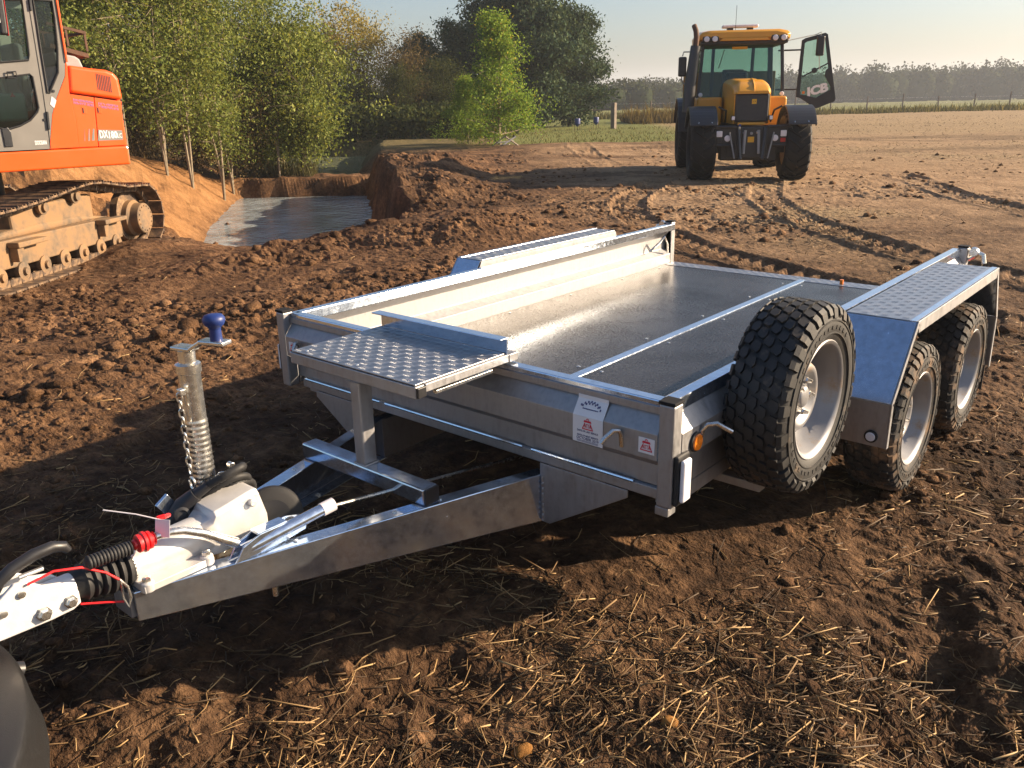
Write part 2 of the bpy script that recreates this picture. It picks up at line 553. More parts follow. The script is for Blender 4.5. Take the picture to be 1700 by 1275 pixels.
def height(x, y, fine=True):
    x = np.asarray(x, float); y = np.asarray(y, float)
    s, t, dug, band = zones(x, y)
    r = np.hypot(s, t)
    h = .035 * fbm(x * .45, y * .45, 3, 3) * sst(1.0, 3, r) + .10 * fbm(x * .07, y * .07, 2, 8) * sst(12, 30, r)
    # far ground falls gently, low hills at the end
    h = h - 1.35 * np.clip((t - 70) / 155, 0, 1.6) + (9 + 11 * fbm(x * .0035 + 2, y * .0035, 4, 21)) * sst(560, 900, r)
    # trailer stands level
    tr = sst(2.1, 1.2, np.abs(x)) * sst(4.6, 3.6, np.abs(y - 1.0))
    h = h * (1 - .8 * tr)
    # excavator pad lies lower
    de = np.hypot(x - EXC[0], y - EXC[1])
    h = h * sst(2.0, 5, de) - .25 * sst(5.8, 3.3, de)
    # soil heaps around the pit
    rim_t = np.interp(s, [-6, -4.5, -2.8, -1.4, 0, 1.5], [11.4, 10.75, 10.35, 10.9, 11.9, 12.6])
    ridge = np.exp(-((t - rim_t) / .75) ** 2) * sst(-6.2, -4.6, s) * sst(1.6, -.4, s)
    rn = fbm(x * 1.1, y * 1.1, 3, 31)
    h = h + ridge * (.17 + .16 * rn)
    heap2 = np.exp(-(((s + 3.1) / 1.1) ** 2 + ((t - 9.3) / .8) ** 2)) * .20 + np.exp(-(((s + .9) / 1.3) ** 2 + ((t - 10.3) / .9) ** 2)) * .20
    h = h + heap2 * (1 + .5 * rn)
    mound = sst(13.2, 14.3, t + .3 * rn) * sst(27, 20, t) * sst(-.1, -1.5, s) * sst(-8, -5, s)
    h = h + mound * (.28 + .16 * fbm(x * .8, y * .8, 3, 41) - .13 * billow(x * 1.5, y * 1.5, 3, 43, .6))
    h = h + .16 * np.exp(-((t - 27.5) / 2.) ** 2) * sst(-1, 2, s) * sst(14, 9, s)
    # left sandy bank
    sdb = poly_sd(s, t, BANK)
    d = np.clip(-sdb, 0, 60)
    start = -.22 - .85 * sst(12.6, 15, t)
    top = np.interp(t, [10, 16, 20, 23, 25.5, 28, 34, 60], [1.05, .95, .75, .35, -.10, .0, .1, .2])
    rill = .12 * fbm(s * 3.2 + t * 1.1, t * .5 - s * .25, 4, 55)
    hb = start + .74 * d + rill * sst(.1, 1, d)
    k = .25
    mn = -k * np.log(np.exp(-hb / k) + np.exp(-(top + .12 * fbm(x * .8, y * .8, 3, 57)) / k))
    h = np.where(sdb < 0, h * 0 + mn, h)
    near_bank = sst(.7, 0, sdb)
    h = np.where(sdb >= 0, h * (1 - near_bank) + np.minimum(h, start) * near_bank, h)
    # the pit and the second pond
    sdp = poly_sd(s + .22 * fbm(x * 1.3, y * 1.3, 3, 61), t + .22 * fbm(x * 1.3 + 9, y * 1.3, 3, 63), PIT)
    w = sst(.12, -.55, sdp)
    h = h * (1 - w) + (-1.75) * w
    bund = sst(24.6, 25.1, t) * sst(28.2, 27.0, t) * sst(-9.5, -8, s) * sst(-2.2, -3.6, s)
    h = h * (1 - bund) + bund * (-.50 + .10 * fbm(x * 1.5, y * 1.5, 3, 71))
    sdq = poly_sd(s + .3 * fbm(x * .7, y * .7, 3, 65), t, POND)
    w = sst(.3, -1.0, sdq)
    h = h * (1 - w) + (-1.3) * w
    if not fine:
        return h
    # clods and crumbs
    amp = .26 + .74 * dug + .5 * band
    amp = amp * sst(.45, .2, w) * (1 - .75 * sst(.2, 1.2, d) * (sdb < 0))
    fg = sst(4.5, 2.2, r)                                        # trampled foreground
    lump = fbm(x * 1.6, y * 1.6, 4, 101, .62) * .075 - billow(x * 6.3, y * 6.3, 2, 111) * .020
    small = -billow(x * 12, y * 12, 2, 121, .6) * .014 + fbm(x * 25, y * 25, 3, 131, .75) * .017
    patch = .22 + .78 * sst(-.22, .30, fbm(x * .8, y * .8, 3, 141))
    att = 1 / (1 + (r / 60) ** 2)
    h = h + att * (amp * patch * lump + (amp * .6 + .4) * small * (.45 + .55 * patch) + fg * (.10 * fbm(x * 3.6, y * 3.6, 2, 151) - .055 * billow(x * 5.2, y * 5.2, 3, 153, .6)) * (.35 + .65 * sst(-.35, .25, fbm(x * 1.1, y * 1.1, 2, 155))) * (1 - .6 * tr))
    # flattened clay pats in the foreground
    n2 = fbm(x * 2.4, y * 2.4, 2, 161)
    flat = sst(.28, .5, n2) * sst(7, 3, r) * (1 - dug)
    h = h - flat * (.012 + .6 * att * small)
    # tyre tracks
    for pts, hw, dep, pitch in TRACKS:
        xs = [p[0] for p in pts]; ys = [p[1] for p in pts]
        msk = (x > min(xs) - 1) & (x < max(xs) + 1) & (y > min(ys) - 1) & (y < max(ys) + 1)
        if not msk.any():
            continue
        X = x[msk]; Y = y[msk]
        best = np.full(X.shape, 1e9); U = np.zeros(X.shape); Vv = np.zeros(X.shape)
        # smooth the polyline
        P = np.array(pts, float)
        q = []
        for i in range(len(P) - 1):
            p0 = P[max(i - 1, 0)]; p1 = P[i]; p2 = P[i + 1]; p3 = P[min(i + 2, len(P) - 1)]
            for f in np.linspace(0, 1, 7)[:-1]:
                q.append(.5 * ((2 * p1) + (-p0 + p2) * f + (2 * p0 - 5 * p1 + 4 * p2 - p3) * f * f + (-p0 + 3 * p1 - 3 * p2 + p3) * f ** 3))
        q.append(P[-1]); q = np.array(q)
        acc = 0
        for i in range(len(q) - 1):
            e = q[i + 1] - q[i]; L = np.hypot(*e)
            u = ((X - q[i, 0]) * e[0] + (Y - q[i, 1]) * e[1]) / (L * L)
            uc = np.clip(u, 0, 1)
            dx = X - q[i, 0] - uc * e[0]; dy = Y - q[i, 1] - uc * e[1]
            dd = np.hypot(dx, dy)
            m_ = dd < best
            best = np.where(m_, dd, best)
            U = np.where(m_, acc + uc * L, U)
            Vv = np.where(m_, (dx * e[1] - dy * e[0]) / L, Vv)
            acc += L
        inn = sst(hw + .03, hw - .03, best)
        lug = np.tanh(3 * np.sin(2 * math.pi * (U / pitch + np.abs(Vv) / pitch * .6)))
        fade = .55 + .45 * fbm(X * .8, Y * .8, 2, 171)
        berm = np.exp(-((best - hw - .06) / .05) ** 2) * dep * .6
        hh = h[msk]
        hh = hh - inn * dep * .6 * fade + inn * lug * dep * .33 * fade + berm * fade
        h[msk] = hh
    return h

# one polar sheet around the camera's standpoint: fine where we look, coarse behind
_rr = [.25]
while _rr[-1] < 15: _rr.append(_rr[-1] * 1.0054)
while _rr[-1] < 45: _rr.append(_rr[-1] * 1.010)
while _rr[-1] < 1250: _rr.append(_rr[-1] * 1.035)
_rr = np.array(_rr)
_fine = np.arange(-.80, .80, .0033)
_coarse = np.arange(.80, 2 * math.pi - .80, .045)
_ang = np.concatenate([_fine, _coarse]) + YAW
NA, NR = len(_ang), len(_rr)
gx = CG[0] + np.outer(_rr, np.sin(_ang)); gy = CG[1] + np.outer(_rr, np.cos(_ang))
gx = gx.ravel(); gy = gy.ravel()
gz = height(gx, gy)
_i = np.arange(NR - 1)[:, None] * NA + np.arange(NA)[None, :]
_j = np.arange(NR - 1)[:, None] * NA + (np.arange(NA)[None, :] + 1) % NA
gF = np.stack([_i, _i + NA, _j + NA, _j], -1).reshape(-1, 4)
gF = gF[:, ::-1]
# close the little hole under the standpoint
gx = np.append(gx, CG[0]); gy = np.append(gy, CG[1]); gz = np.append(gz, gz[:NA].mean())
s_, t_, dug_, band_ = zones(gx, gy)
r_ = np.hypot(s_, t_)
sdb_ = poly_sd(s_, t_, BANK)
sand = sst(0.15, -.5, sdb_) * sst(-9.5, -4.5, sdb_) * sst(29, 25, t_)
sand = np.maximum(sand * sst(-.35, .15, 1.05 - gz + .3 * fbm(gx, gy, 3, 75) - .25), .0)
grass = sst(28.5, 31, t_ + 2.0 * fbm(gx * .25, gy * .25, 3, 81) - .35 * (s_ - 3)) * sst(9.0, 6.5, s_ - .05 * (t_ - 36)) * sst(-1.2, .5, s_)
grass = np.maximum(grass, .35 * sst(27, 30, t_) * sst(.5, -1.5, s_))
grass = np.maximum(grass, sst(-3.2, -4.6, sdb_) * .55)
grass = np.maximum(grass, sst(76, 80, t_ + .35 * s_ * .0) * .9)
streak = sst(-.10, .22, fbm(s_ * .14 + 3, t_ * .5, 5, 97, .6)) * sst(64, 40, t_)
straw_z = sst(.0, .35, fbm(gx * .22, gy * .22, 4, 91)) * sst(6, 11, t_) * sst(2.2, 4.5, s_ - .1 * (t_ - 10)) * .75 * (1 - streak)
straw_z = np.maximum(straw_z, sst(30, 34, t_) * sst(-1, 3, s_) * .9 * sst(74, 66, t_))
straw_z = np.maximum(straw_z, .35 * sst(13, 22, t_) * sst(3, 6, s_))
pale = sst(6, 15, t_) * sst(-.5, 3.0, s_) * (1 - .92 * streak)
behind_ = np.abs((np.arctan2(s_, t_) + math.pi) % (2 * math.pi) - math.pi) > .78
straw_z = np.where(behind_ & (r_ > 1.0), .65 * sst(1.0, 2.0, r_) + .0 * straw_z, straw_z)
fgd_ = sst(6.0, 3.8, r_ + .8 * fbm(gx * .7, gy * .7, 3, 99)) * ~behind_ * sst(-2.9, -1.7, gx)  # wetter foreground soil, darkened also to deepen the shadow by the trailer
moist = np.clip(.75 * dug_ + .6 * band_ + .35 * fbm(gx * .5, gy * .5, 4, 95), 0, 1)
zc = np.stack([sand, grass, straw_z, moist], -1)
fgd_ = np.maximum(fgd_, .85 * sst(12.8, 13.6, t_) * sst(20, 16, t_) * sst(1.2, -.4, s_) * sst(-6, -4, s_) * (sdb_ > 0))  # painted shade: darkens the mound, whose near face turns from the sun
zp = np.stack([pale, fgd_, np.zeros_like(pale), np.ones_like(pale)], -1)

m, nt, b = new_mat('soil')
setp(b, rough=.95, spec=.15)
geo = nt.nodes.new('ShaderNodeNewGeometry')
pos = geo.outputs['Position']
za = nt.nodes.new('ShaderNodeAttribute'); za.attribute_name = 'zone'
zb = nt.nodes.new('ShaderNodeAttribute'); zb.attribute_name = 'zone_pale'
sepz = nt.nodes.new('ShaderNodeSeparateColor'); nt.links.new(za.outputs['Color'], sepz.inputs[0])
sepp = nt.nodes.new('ShaderNodeSeparateColor'); nt.links.new(zb.outputs['Color'], sepp.inputs[0])
na = tex_noise(nt, 1.7, 7, .65, vec=pos)
nb = tex_noise(nt, 14, 6, .7, vec=pos)
nc = tex_noise(nt, 70, 3, .6, vec=pos)
f1 = math_n(nt, 'ADD', math_n(nt, 'MULTIPLY', na.outputs[0], .55), math_n(nt, 'MULTIPLY', nb.outputs[0], .45))
soil = ramp(nt, f1, [(.36, (.038, .021, .012)), (.50, (.115, .066, .035)), (.62, (.235, .142, .078))])
moistc = ramp(nt, f1, [(.37, (.033, .016, .0085)), (.51, (.130, .066, .031)), (.63, (.285, .152, .072))])
col = mix_col(nt, math_n(nt, 'MULTIPLY', za.outputs['Alpha'], .8), soil, moistc)
palec = ramp(nt, f1, [(.36, (.16, .098, .054)), (.52, (.32, .205, .115)), (.66, (.43, .295, .175))])
col = mix_col(nt, sepp.outputs[0], col, palec)
wet_shadec = ramp(nt, f1, [(.36, (.020, .011, .006)), (.50, (.072, .039, .020)), (.64, (.19, .108, .055))])  # dark ramp: wet foreground soil plus shade painted into soil and mound
col = mix_col(nt, sepp.outputs[1], col, wet_shadec)
sandc = ramp(nt, f1, [(.34, (.13, .060, .024)), (.50, (.27, .135, .053)), (.66, (.37, .20, .086))])
col = mix_col(nt, sepz.outputs[0], col, sandc)
strawc = ramp(nt, nb.outputs[0], [(.38, (.16, .105, .06)), (.55, (.33, .235, .125)), (.68, (.44, .33, .18))])
col = mix_col(nt, sepz.outputs[2], col, strawc)
grassc = ramp(nt, nb.outputs[0], [(.36, (.07, .085, .022)), (.52, (.15, .165, .045)), (.66, (.26, .24, .085))])
col = mix_col(nt, sepz.outputs[1], col, grassc)
spk = ramp(nt, nc.outputs[0], [(.30, (.72,) * 3), (.55, (1,) * 3), (.75, (1.28,) * 3)])
col = mix_col(nt, 1.0, col, spk, 'MULTIPLY')
nt.links.new(col, b.inputs['Base Color'])
nd = tex_noise(nt, 190, 3, .7, vec=pos)
hb_ = math_n(nt, 'ADD', math_n(nt, 'MULTIPLY', nb.outputs[0], 1.), math_n(nt, 'MULTIPLY', nc.outputs[0], .55))
hb_ = math_n(nt, 'ADD', hb_, math_n(nt, 'MULTIPLY', nd.outputs[0], .16))
bump(nt, b, hb_, .9, .03)
M['soil'] = m

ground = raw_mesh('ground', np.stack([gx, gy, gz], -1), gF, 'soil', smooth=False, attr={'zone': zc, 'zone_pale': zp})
# cap at the standpoint
tag(ground, kind='structure')
ground.data.shade_flat()

# ---------------------------------------------------------------- water
def water_mat(name, col, rough, bs, sc):
    m, nt, b = new_mat(name)
    setp(b, col=col, rough=rough, spec=.5, ior=1.7)
    n = tex_noise(nt, sc, 3, .55, mapping=(1, 1, 1))
    n2 = tex_noise(nt, 1.1, 3, .5)
    c = ramp(nt, n2.outputs[0], [(.35, [k * .7 for k in col]), (.65, [min(1, k * 1.25) for k in col])])
    nt.links.new(c, b.inputs['Base Color'])
    bump(nt, b, n.outputs[0], bs, .05)
    M[name] = m
water_mat('muddy_water', (.31, .35, .37), .04, 1.0, 4.5)
water_mat('green_water', (.20, .22, .13), .10, .3, 4)
for nm, poly, z, mt in (('pit_water', [(-8.2, 25.9), (-9, 12), (-1.0, 10.2), (-1.0, 14), (-2.6, 25.9)], -1.0, 'muddy_water'),
                        ('pond_water', [(-3.4, 26.2), (-3.9, 38.2), (-11, 38.2), (-9.8, 26.2)], -.62, 'green_water')):
    vs = [(*st_xy(a, c_), z) for a, c_ in poly]
    tag(MB().add(vs, [tuple(range(len(vs)))]).build(nm, mt), kind='structure')

# ---------------------------------------------------------------- scattered soil lumps, straw, stubble
def ico():
    bm = bmesh.new(); bmesh.ops.create_icosphere(bm, subdivisions=2, radius=1)
    V = np.array([v.co[:] for v in bm.verts]); F = np.array([[v.index for v in f.verts] for f in bm.faces]); bm.free()
    bm = bmesh.new(); bmesh.ops.create_icosphere(bm, subdivisions=1, radius=1)
    V1 = np.array([v.co[:] for v in bm.verts]); F1 = np.array([[v.index for v in f.verts] for f in bm.faces]); bm.free()
    return V, F, V1, F1
IV2, IF2, IV1, IF1 = ico()

def clod_cloud(x, y, size, V, F, seed):
    rg = np.random.default_rng(seed)
    n = len(x); k = len(V)
    z = height(x, y)
    dirs = rg.normal(size=(n, 5, 3)); dirs /= np.linalg.norm(dirs, axis=2, keepdims=True)
    am = rg.uniform(.08, .38, size=(n, 5))
    dots = np.einsum('kc,nmc->nkm', V, dirs)
    rad = 1 + (np.clip(dots, 0, 1) ** 2 * am[:, None, :]).sum(2) - .22 * (np.clip(-dots[:, :, :2], 0, 1)).sum(2)
    rad *= rg.uniform(.62, 1.30, size=(n, k))
    P = V[None] * rad[..., None] * size[:, None, None]
    P[..., 2] *= rg.uniform(.4, .8, size=(n, 1))
    a = rg.uniform(0, 2 * math.pi, n); ca, sa = np.cos(a)[:, None], np.sin(a)[:, None]
    X = P[..., 0] * ca - P[..., 1] * sa; Y = P[..., 0] * sa + P[..., 1] * ca
    W = np.stack([X + x[:, None], Y + y[:, None], P[..., 2] + (z - size * .05)[:, None]], -1).reshape(-1, 3)
    Fa = (F[None] + (np.arange(n) * k)[:, None, None]).reshape(-1, 3)
    return W, Fa

rg = np.random.default_rng(5)
# candidates in polar coordinates, thinned by how dug-over the place is
n = 85000
rr_ = np.exp(rg.uniform(math.log(1.2), math.log(26), n)); aa_ = rg.uniform(-.66, .66, n) + YAW
cx_ = CG[0] + rr_ * np.sin(aa_); cy_ = CG[1] + rr_ * np.cos(aa_)
s1, t1, dug1, band1 = zones(cx_, cy_)
clump = sst(-.22, .30, fbm(cx_ * .8, cy_ * .8, 3, 141))
sd1 = poly_sd(s1, t1, PIT); sdb1 = poly_sd(s1, t1, BANK)
keep = rg.uniform(size=n) < (.10 + .48 * dug1 + .35 * band1) * (.06 + .94 * clump ** 1.5)
keep &= (sd1 > .1) & (sdb1 > .1) & ~((np.abs(cx_) < .9) & (cy_ > .1) & (cy_ < 3.2))
cx_, cy_, rr1 = cx_[keep], cy_[keep], rr_[keep]
size = .0034 * (1 / rg.uniform(.05, 1, len(cx_))) ** .85 * (1 + rr1 / 9)
size = np.minimum(size, np.where(rr1 < 5, .024, .065))
big = (rr1 < 7) & (size > .02)
V1_, F1_ = clod_cloud(cx_[big], cy_[big], size[big], IV2, IF2, 301)
V2_, F2_ = clod_cloud(cx_[~big], cy_[~big], size[~big], IV1, IF1, 302)
clods = raw_mesh('soil_clods', np.concatenate([V1_, V2_]), np.concatenate([F1_, F2_ + len(V1_)]), 'soil',
                 attr={'zone': np.tile([0, 0, 0, .7], (len(V1_) + len(V2_), 1))}, smooth=False)
print('CLODS', len(cx_), 'tris', len(F1_) + len(F2_))
tag(clods, 'crumbled brown soil lumps strewn over the dug ground', 'soil', kind='stuff')

def straws(x, y, length, width, seed, lift=.0015, tilt=.14):
    rg = np.random.default_rng(seed)
    n = len(x)
    yaw = rg.uniform(0, 2 * math.pi, n)
    pit = np.abs(rg.normal(0, tilt, n)) * np.sign(rg.uniform(-1, 1, n))
    d = np.stack([np.cos(yaw) * np.cos(pit), np.sin(yaw) * np.cos(pit), np.sin(pit)], -1)
    sd = np.stack([-np.sin(yaw), np.cos(yaw), np.zeros(n)], -1)
    up = np.cross(d, sd)
    z = height(x, y) + lift * rg.uniform(.3, 2.2, n) + np.abs(np.sin(pit)) * length * .38
    c = np.stack([x, y, z], -1)
    bend = rg.normal(0, .10, n)[:, None] * length[:, None]
    pts = []
    for kx, wk in ((-.5, 1.), (0., 1.), (.5, .75)):
        mid = c + d * (kx * length)[:, None] + sd * bend * (1 if kx == 0 else 0)
        for an in (90, 210, 330):
            pts.append(mid + (sd * math.cos(R(an)) + up * math.sin(R(an))) * (width * wk * .5)[:, None])
    P = np.stack(pts, 1)
    f = []
    for i in range(2):
        for j in range(3):
            a_, b_ = i * 3 + j, i * 3 + (j + 1) % 3
            f += [(a_, b_, b_ + 3), (a_, b_ + 3, a_ + 3)]
    f += [(0, 2, 1), (6, 7, 8)]
    f = np.array(f)
    F = (f[None] + (np.arange(n) * 9)[:, None, None]).reshape(-1, 3)
    tone = np.repeat(rg.uniform(0, 1, n) ** 1.35, 9)
    return P.reshape(-1, 3), F, np.stack([tone, tone, tone, np.ones_like(tone)], -1)

m, nt, b = new_mat('straw')
setp(b, rough=.6, spec=.3)
at = nt.nodes.new('ShaderNodeAttribute'); at.attribute_name = 'tone'
c = ramp(nt, at.outputs['Fac'], [(0., (.035, .021, .011)), (.45, (.13, .078, .035)), (.8, (.31, .195, .085)), (1., (.50, .34, .16))])
nt.links.new(c, b.inputs['Base Color'])
M['straw'] = m

n = 90000
rr_ = np.exp(rg.uniform(math.log(.7), math.log(11), n)); aa_ = rg.uniform(-.70, .70, n) + YAW
sx = CG[0] + rr_ * np.sin(aa_); sy = CG[1] + rr_ * np.cos(aa_)
s1, t1, dug1, band1 = zones(sx, sy)
dens = (.22 + .78 * sst(-.3, .45, fbm(sx * 1.3, sy * 1.3, 4, 211, .6))) * sst(9.5, 3.2, rr_) * .58
dens *= (1 - .93 * sst(-1.3, -2.3, sx))
dens += .035
dens *= np.where((np.abs(sx) < .95) & (sy > .05), .15, 1)
ok = rg.uniform(size=n) < dens
sx, sy, r1 = sx[ok], sy[ok], rr_[ok]
ln = np.where(rg.uniform(size=len(sx)) < .45, rg.uniform(.008, .04, len(sx)), rg.uniform(.03, .11, len(sx)) + .12 * rg.uniform(0, 1, len(sx)) ** 4)
wd = (.0012 + .0044 * rg.uniform(0, 1, len(sx)) ** 1.8) * (1 + r1 * .05)
P_, F_, T_ = straws(sx, sy, ln, wd, 401)
tag(raw_mesh('straw', P_, F_, 'straw', attr={'tone': T_}), 'broken golden straw stalks trodden into the brown soil', 'straw', kind='stuff')

# sparse stubble farther out on the pale parts of the field
n = 26000
tt = np.exp(rg.uniform(math.log(6), math.log(62), n)); aa_ = rg.uniform(-.05, .66, n) + YAW
sx = CG[0] + tt * np.sin(aa_); sy = CG[1] + tt * np.cos(aa_)
s1, t1, _, _ = zones(sx, sy)
dz = sst(.0, .35, fbm(sx * .22, sy * .22, 4, 91)) * sst(2.2, 4.5, s1 - .1 * (t1 - 10)) + sst(30, 34, t1) * .5
ok = rg.uniform(size=n) < dz * .55 + .03
sx, sy, r1 = sx[ok], sy[ok], tt[ok]
P_, F_, T_ = straws(sx, sy, rg.uniform(.03, .09, len(sx)), rg.uniform(.003, .006, len(sx)) * (1 + r1 / 22), 402, .006, .45)
tag(raw_mesh('stubble', P_, F_, 'straw', attr={'tone': T_}), 'thin pale stubble standing on the far field', 'stubble', kind='stuff')
# ---------------------------------------------------------------- trailer
W, L, ZT, ZB, ZF = .949, 3.21, .767, .452, .492
trailer = thing('plant_trailer', 'galvanised twin-axle plant trailer with wet dark deck standing on the churned soil', 'trailer')
T = trailer

def fx(sign):            # side walls: profile (depth inward, z), w along y
    return lambda d, z, w: (sign * (W - d), w, z)
fyf = lambda d, z, w: (w, d, z)          # front wall

PROF = [(.042, .718), (.003, .669), (.003, .590), (.050, .556), (.050, .487)]
# front board
MB().sheet(PROF, fyf, -W + .052, W - .052, -.003).build('front_panel', 'galv', T, .0015)
MB().box(-W + .052, W - .052, .036, .078, .719, ZT - .004).build('top_rail', 'galv_smooth', T, .004)
MB().box(-W + .052, W - .052, .030, .0355, .722, .745).build('rail_fascia', 'galv', T, .001)
MB().box(-W + .09, W - .06, .040, .075, .446, .481).build('lower_rail', 'galv', T, .003)
hr = MB()
for a, b_ in ((-.83, -.36), (-.33, .36), (.40, .80)):
    hr.tube([(a, .036, .486), (b_, .036, .486)], .006, 8)
hr.build('hinge_rod', 'galv_smooth', T, smooth=True)
# side walls
for sg in (-1, 1):
    f = fx(sg)
    MB().sheet(PROF + [(.050, .455)], f, .052, L - .052, -.003 * 1).build('side_panel', 'galv', T, .0015)
    g = MB()
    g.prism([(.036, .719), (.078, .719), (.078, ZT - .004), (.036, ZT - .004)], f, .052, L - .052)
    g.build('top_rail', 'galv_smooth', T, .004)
    g = MB(); g.prism([(.047, .40), (.110, .40), (.110, .452), (.047, .452)], f, .1, L - .1)
    g.build('chassis_rail', 'galv', T, .003)
# corner posts with plastic caps
for sx_ in (-1, 1):
    for y0 in (0., L - .05):
        x0 = sx_ * (W - .025)
        p = MB().box(x0 - .025, x0 + .025, y0, y0 + .05, ZB - .005, ZT).build('corner_post', 'galv', T, .005)
        MB().box(x0 - .027, x0 + .027, y0 - .002, y0 + .052, ZT + .0005, ZT + .011).build('post_cap', 'cap', p, .002)
MB().box(W - .055, W - .01, .004, .05, ZB - .035, ZB - .007).build('post_foot', 'galv', T, .003)
# deck boards, divider strip, rear tread strip
MB().box(-W + .055, .045, .06, L - .135, ZF - .016, ZF).build('deck_board', 'deck', T, .001)
MB().box(.083, W - .055, .06, L - .135, ZF - .016, ZF).build('deck_board', 'deck', T, .001)
MB().box(.043, .085, .06, L - .10, ZF - .010, ZF + .004).build('divider_strip', 'galv_smooth', T, .0015)
ds = MB()
for yy in (.3, .85, 1.4, 1.95, 2.5, 2.95):
    for xx in (-.86, .0, .12, .86):
        ds.lathe([(0, .0035), (.006, .0028), (.009, 0)], (xx, yy, ZF + .0005), (0, 0, 1), 8)
o = ds.build('deck_screws', 'zinc', T); o.name = 'deck_screw'; o['kind'] = 'stuff'

def tread(mb, x0, x1, y0, y1, z, cell=.034, bars=5, axis=1):
    """five-bar tread plate relief: little raised bars in alternating blocks"""
    nx = int((x1 - x0) / cell); ny = int((y1 - y0) / cell)
    for i in range(nx):
        for j in range(ny):
            cx, cy = x0 + (i + .5) * (x1 - x0) / nx, y0 + (j + .5) * (y1 - y0) / ny
            for k in range(bars):
                o_ = (k - (bars - 1) / 2) * cell / bars * .92
                l, w = cell * .41, cell / bars * .20
                if (i + j) % 2:
                    a = (cx - l, cy + o_); d = (2 * l, 0); nrm = (0, w)
                else:
                    a = (cx + o_, cy - l); d = (0, 2 * l); nrm = (w, 0)
                hgt = .00045
                b0 = (a[0] + d[0] * .5 + nrm[0], a[1] + d[1] * .5 + nrm[1], z)
                b1 = (a[0] + d[0] * .5 - nrm[0], a[1] + d[1] * .5 - nrm[1], z)
                e0 = (a[0], a[1], z); e1 = (a[0] + d[0], a[1] + d[1], z)
                t0 = (a[0] + d[0] * .22, a[1] + d[1] * .22, z + hgt); t1 = (a[0] + d[0] * .78, a[1] + d[1] * .78, z + hgt)
                mb.add([e0, b0, e1, b1, t0, t1], [(0, 4, 5, 1), (1, 5, 2), (2, 5, 4, 3), (3, 4, 0)])

def tread_plate(name, x0, x1, y0, y1, z, cell=.034, bars=5):
    p = MB().box(x0, x1, y0, y1, z - .004, z).build(name, 'chequer', T, .001)
    mb = MB(); tread(mb, x0 + .004, x1 - .004, y0 + .004, y1 - .004, z + .0001, cell, bars)
    t_ = mb.build('tread_relief', 'chequer', p); t_['kind'] = 'stuff'
    return p
tread_plate('rear_tread_strip', -W + .06, W - .06, L - .134, L - .012, ZF + .003, .028, 3)
MB().box(-W + .055, W - .055, L - .03, L - .004, .40, ZF - .004).build('rear_beam', 'galv', T, .003)
MB().tube([(.30, L - .09, ZF + .004), (.30, L - .09, ZF + .03)], .012, 8).build('orange_plug', 'amber', T)
# under-floor frame
for yy in (.35, .85, 1.35, 1.95, 2.6, 3.0):
    MB().box(-W + .115, W - .115, yy - .025, yy + .025, .395, ZF - .018).build('cross_member', 'galv', T, .003)
for sg in (-1, 1):
    # tapered pressed drawbar beam, open to the inside
    y0, y1 = .06, -1.18
    xo0, xo1 = .442, .056
    zt = .402; zb0, zb1 = .225, .315
    n_ = Vector((y0 - y1, -(xo0 - xo1), 0)).normalized()     # outward
    inn = -n_
    def pt(u, off, z): 
        x = xo0 + (xo1 - xo0) * u + inn.x * off; y = y0 + (y1 - y0) * u + inn.y * off
        return (sg * x, y, z)
    th = .006; fl = .052
    g = MB()
    def C(u):
        zb = zb0 + (zb1 - zb0) * u
        prof = [(0, zb), (0, zt), (fl, zt), (fl, zt - th), (th, zt - th), (th, zb + th), (fl, zb + th), (fl, zb)]
        return [pt(u, a, z) for a, z in prof]
    A, B = C(0), C(1)
    g.add(A + B, [(i, (i + 1) % 8, 8 + (i + 1) % 8, 8 + i) for i in range(8)] + [tuple(range(8))[::-1], tuple(range(8, 16))])
    bm_ = g.build('drawbar_beam', 'galv_smooth', T, .003)
    for u in (.3, .42, .66):
        MB().lathe([(0, .004), (.006, .003), (.008, 0)], pt(u, .026, zt + .0005), (0, 0, 1), 8).build('bolt', 'zinc', bm_)
    # the beam runs on under the deck
    MB().box(sg * .442 - (.05 if sg > 0 else 0), sg * .442 + (0 if sg > 0 else .05), .064, 1.3, .232, .394).build('chassis_beam', 'galv', T, .003)
    MB().prism([(.430, .228), (.470, .228), (.775, .418), (.775, .4435), (.430, .4435)], lambda a, z, w: (sg * a, w, z), .040, .046).build('gusset', 'galv', T, .002)
    wb = [(sg * (.444 + .0006 * ((k * 7) % 3)), .036 + .002 * ((k * 5) % 3), .235 + k * .0065) for k in range(26)]
    MB().tube(wb, [.0035 + .0012 * ((k * 11) % 4) / 3 for k in range(26)], 6).build('weld_bead', 'galv', T, smooth=True)
MB().box(-.045, .045, -1.19, -1.16, .325, .400).build('nose_plate', 'galv', T, .003)

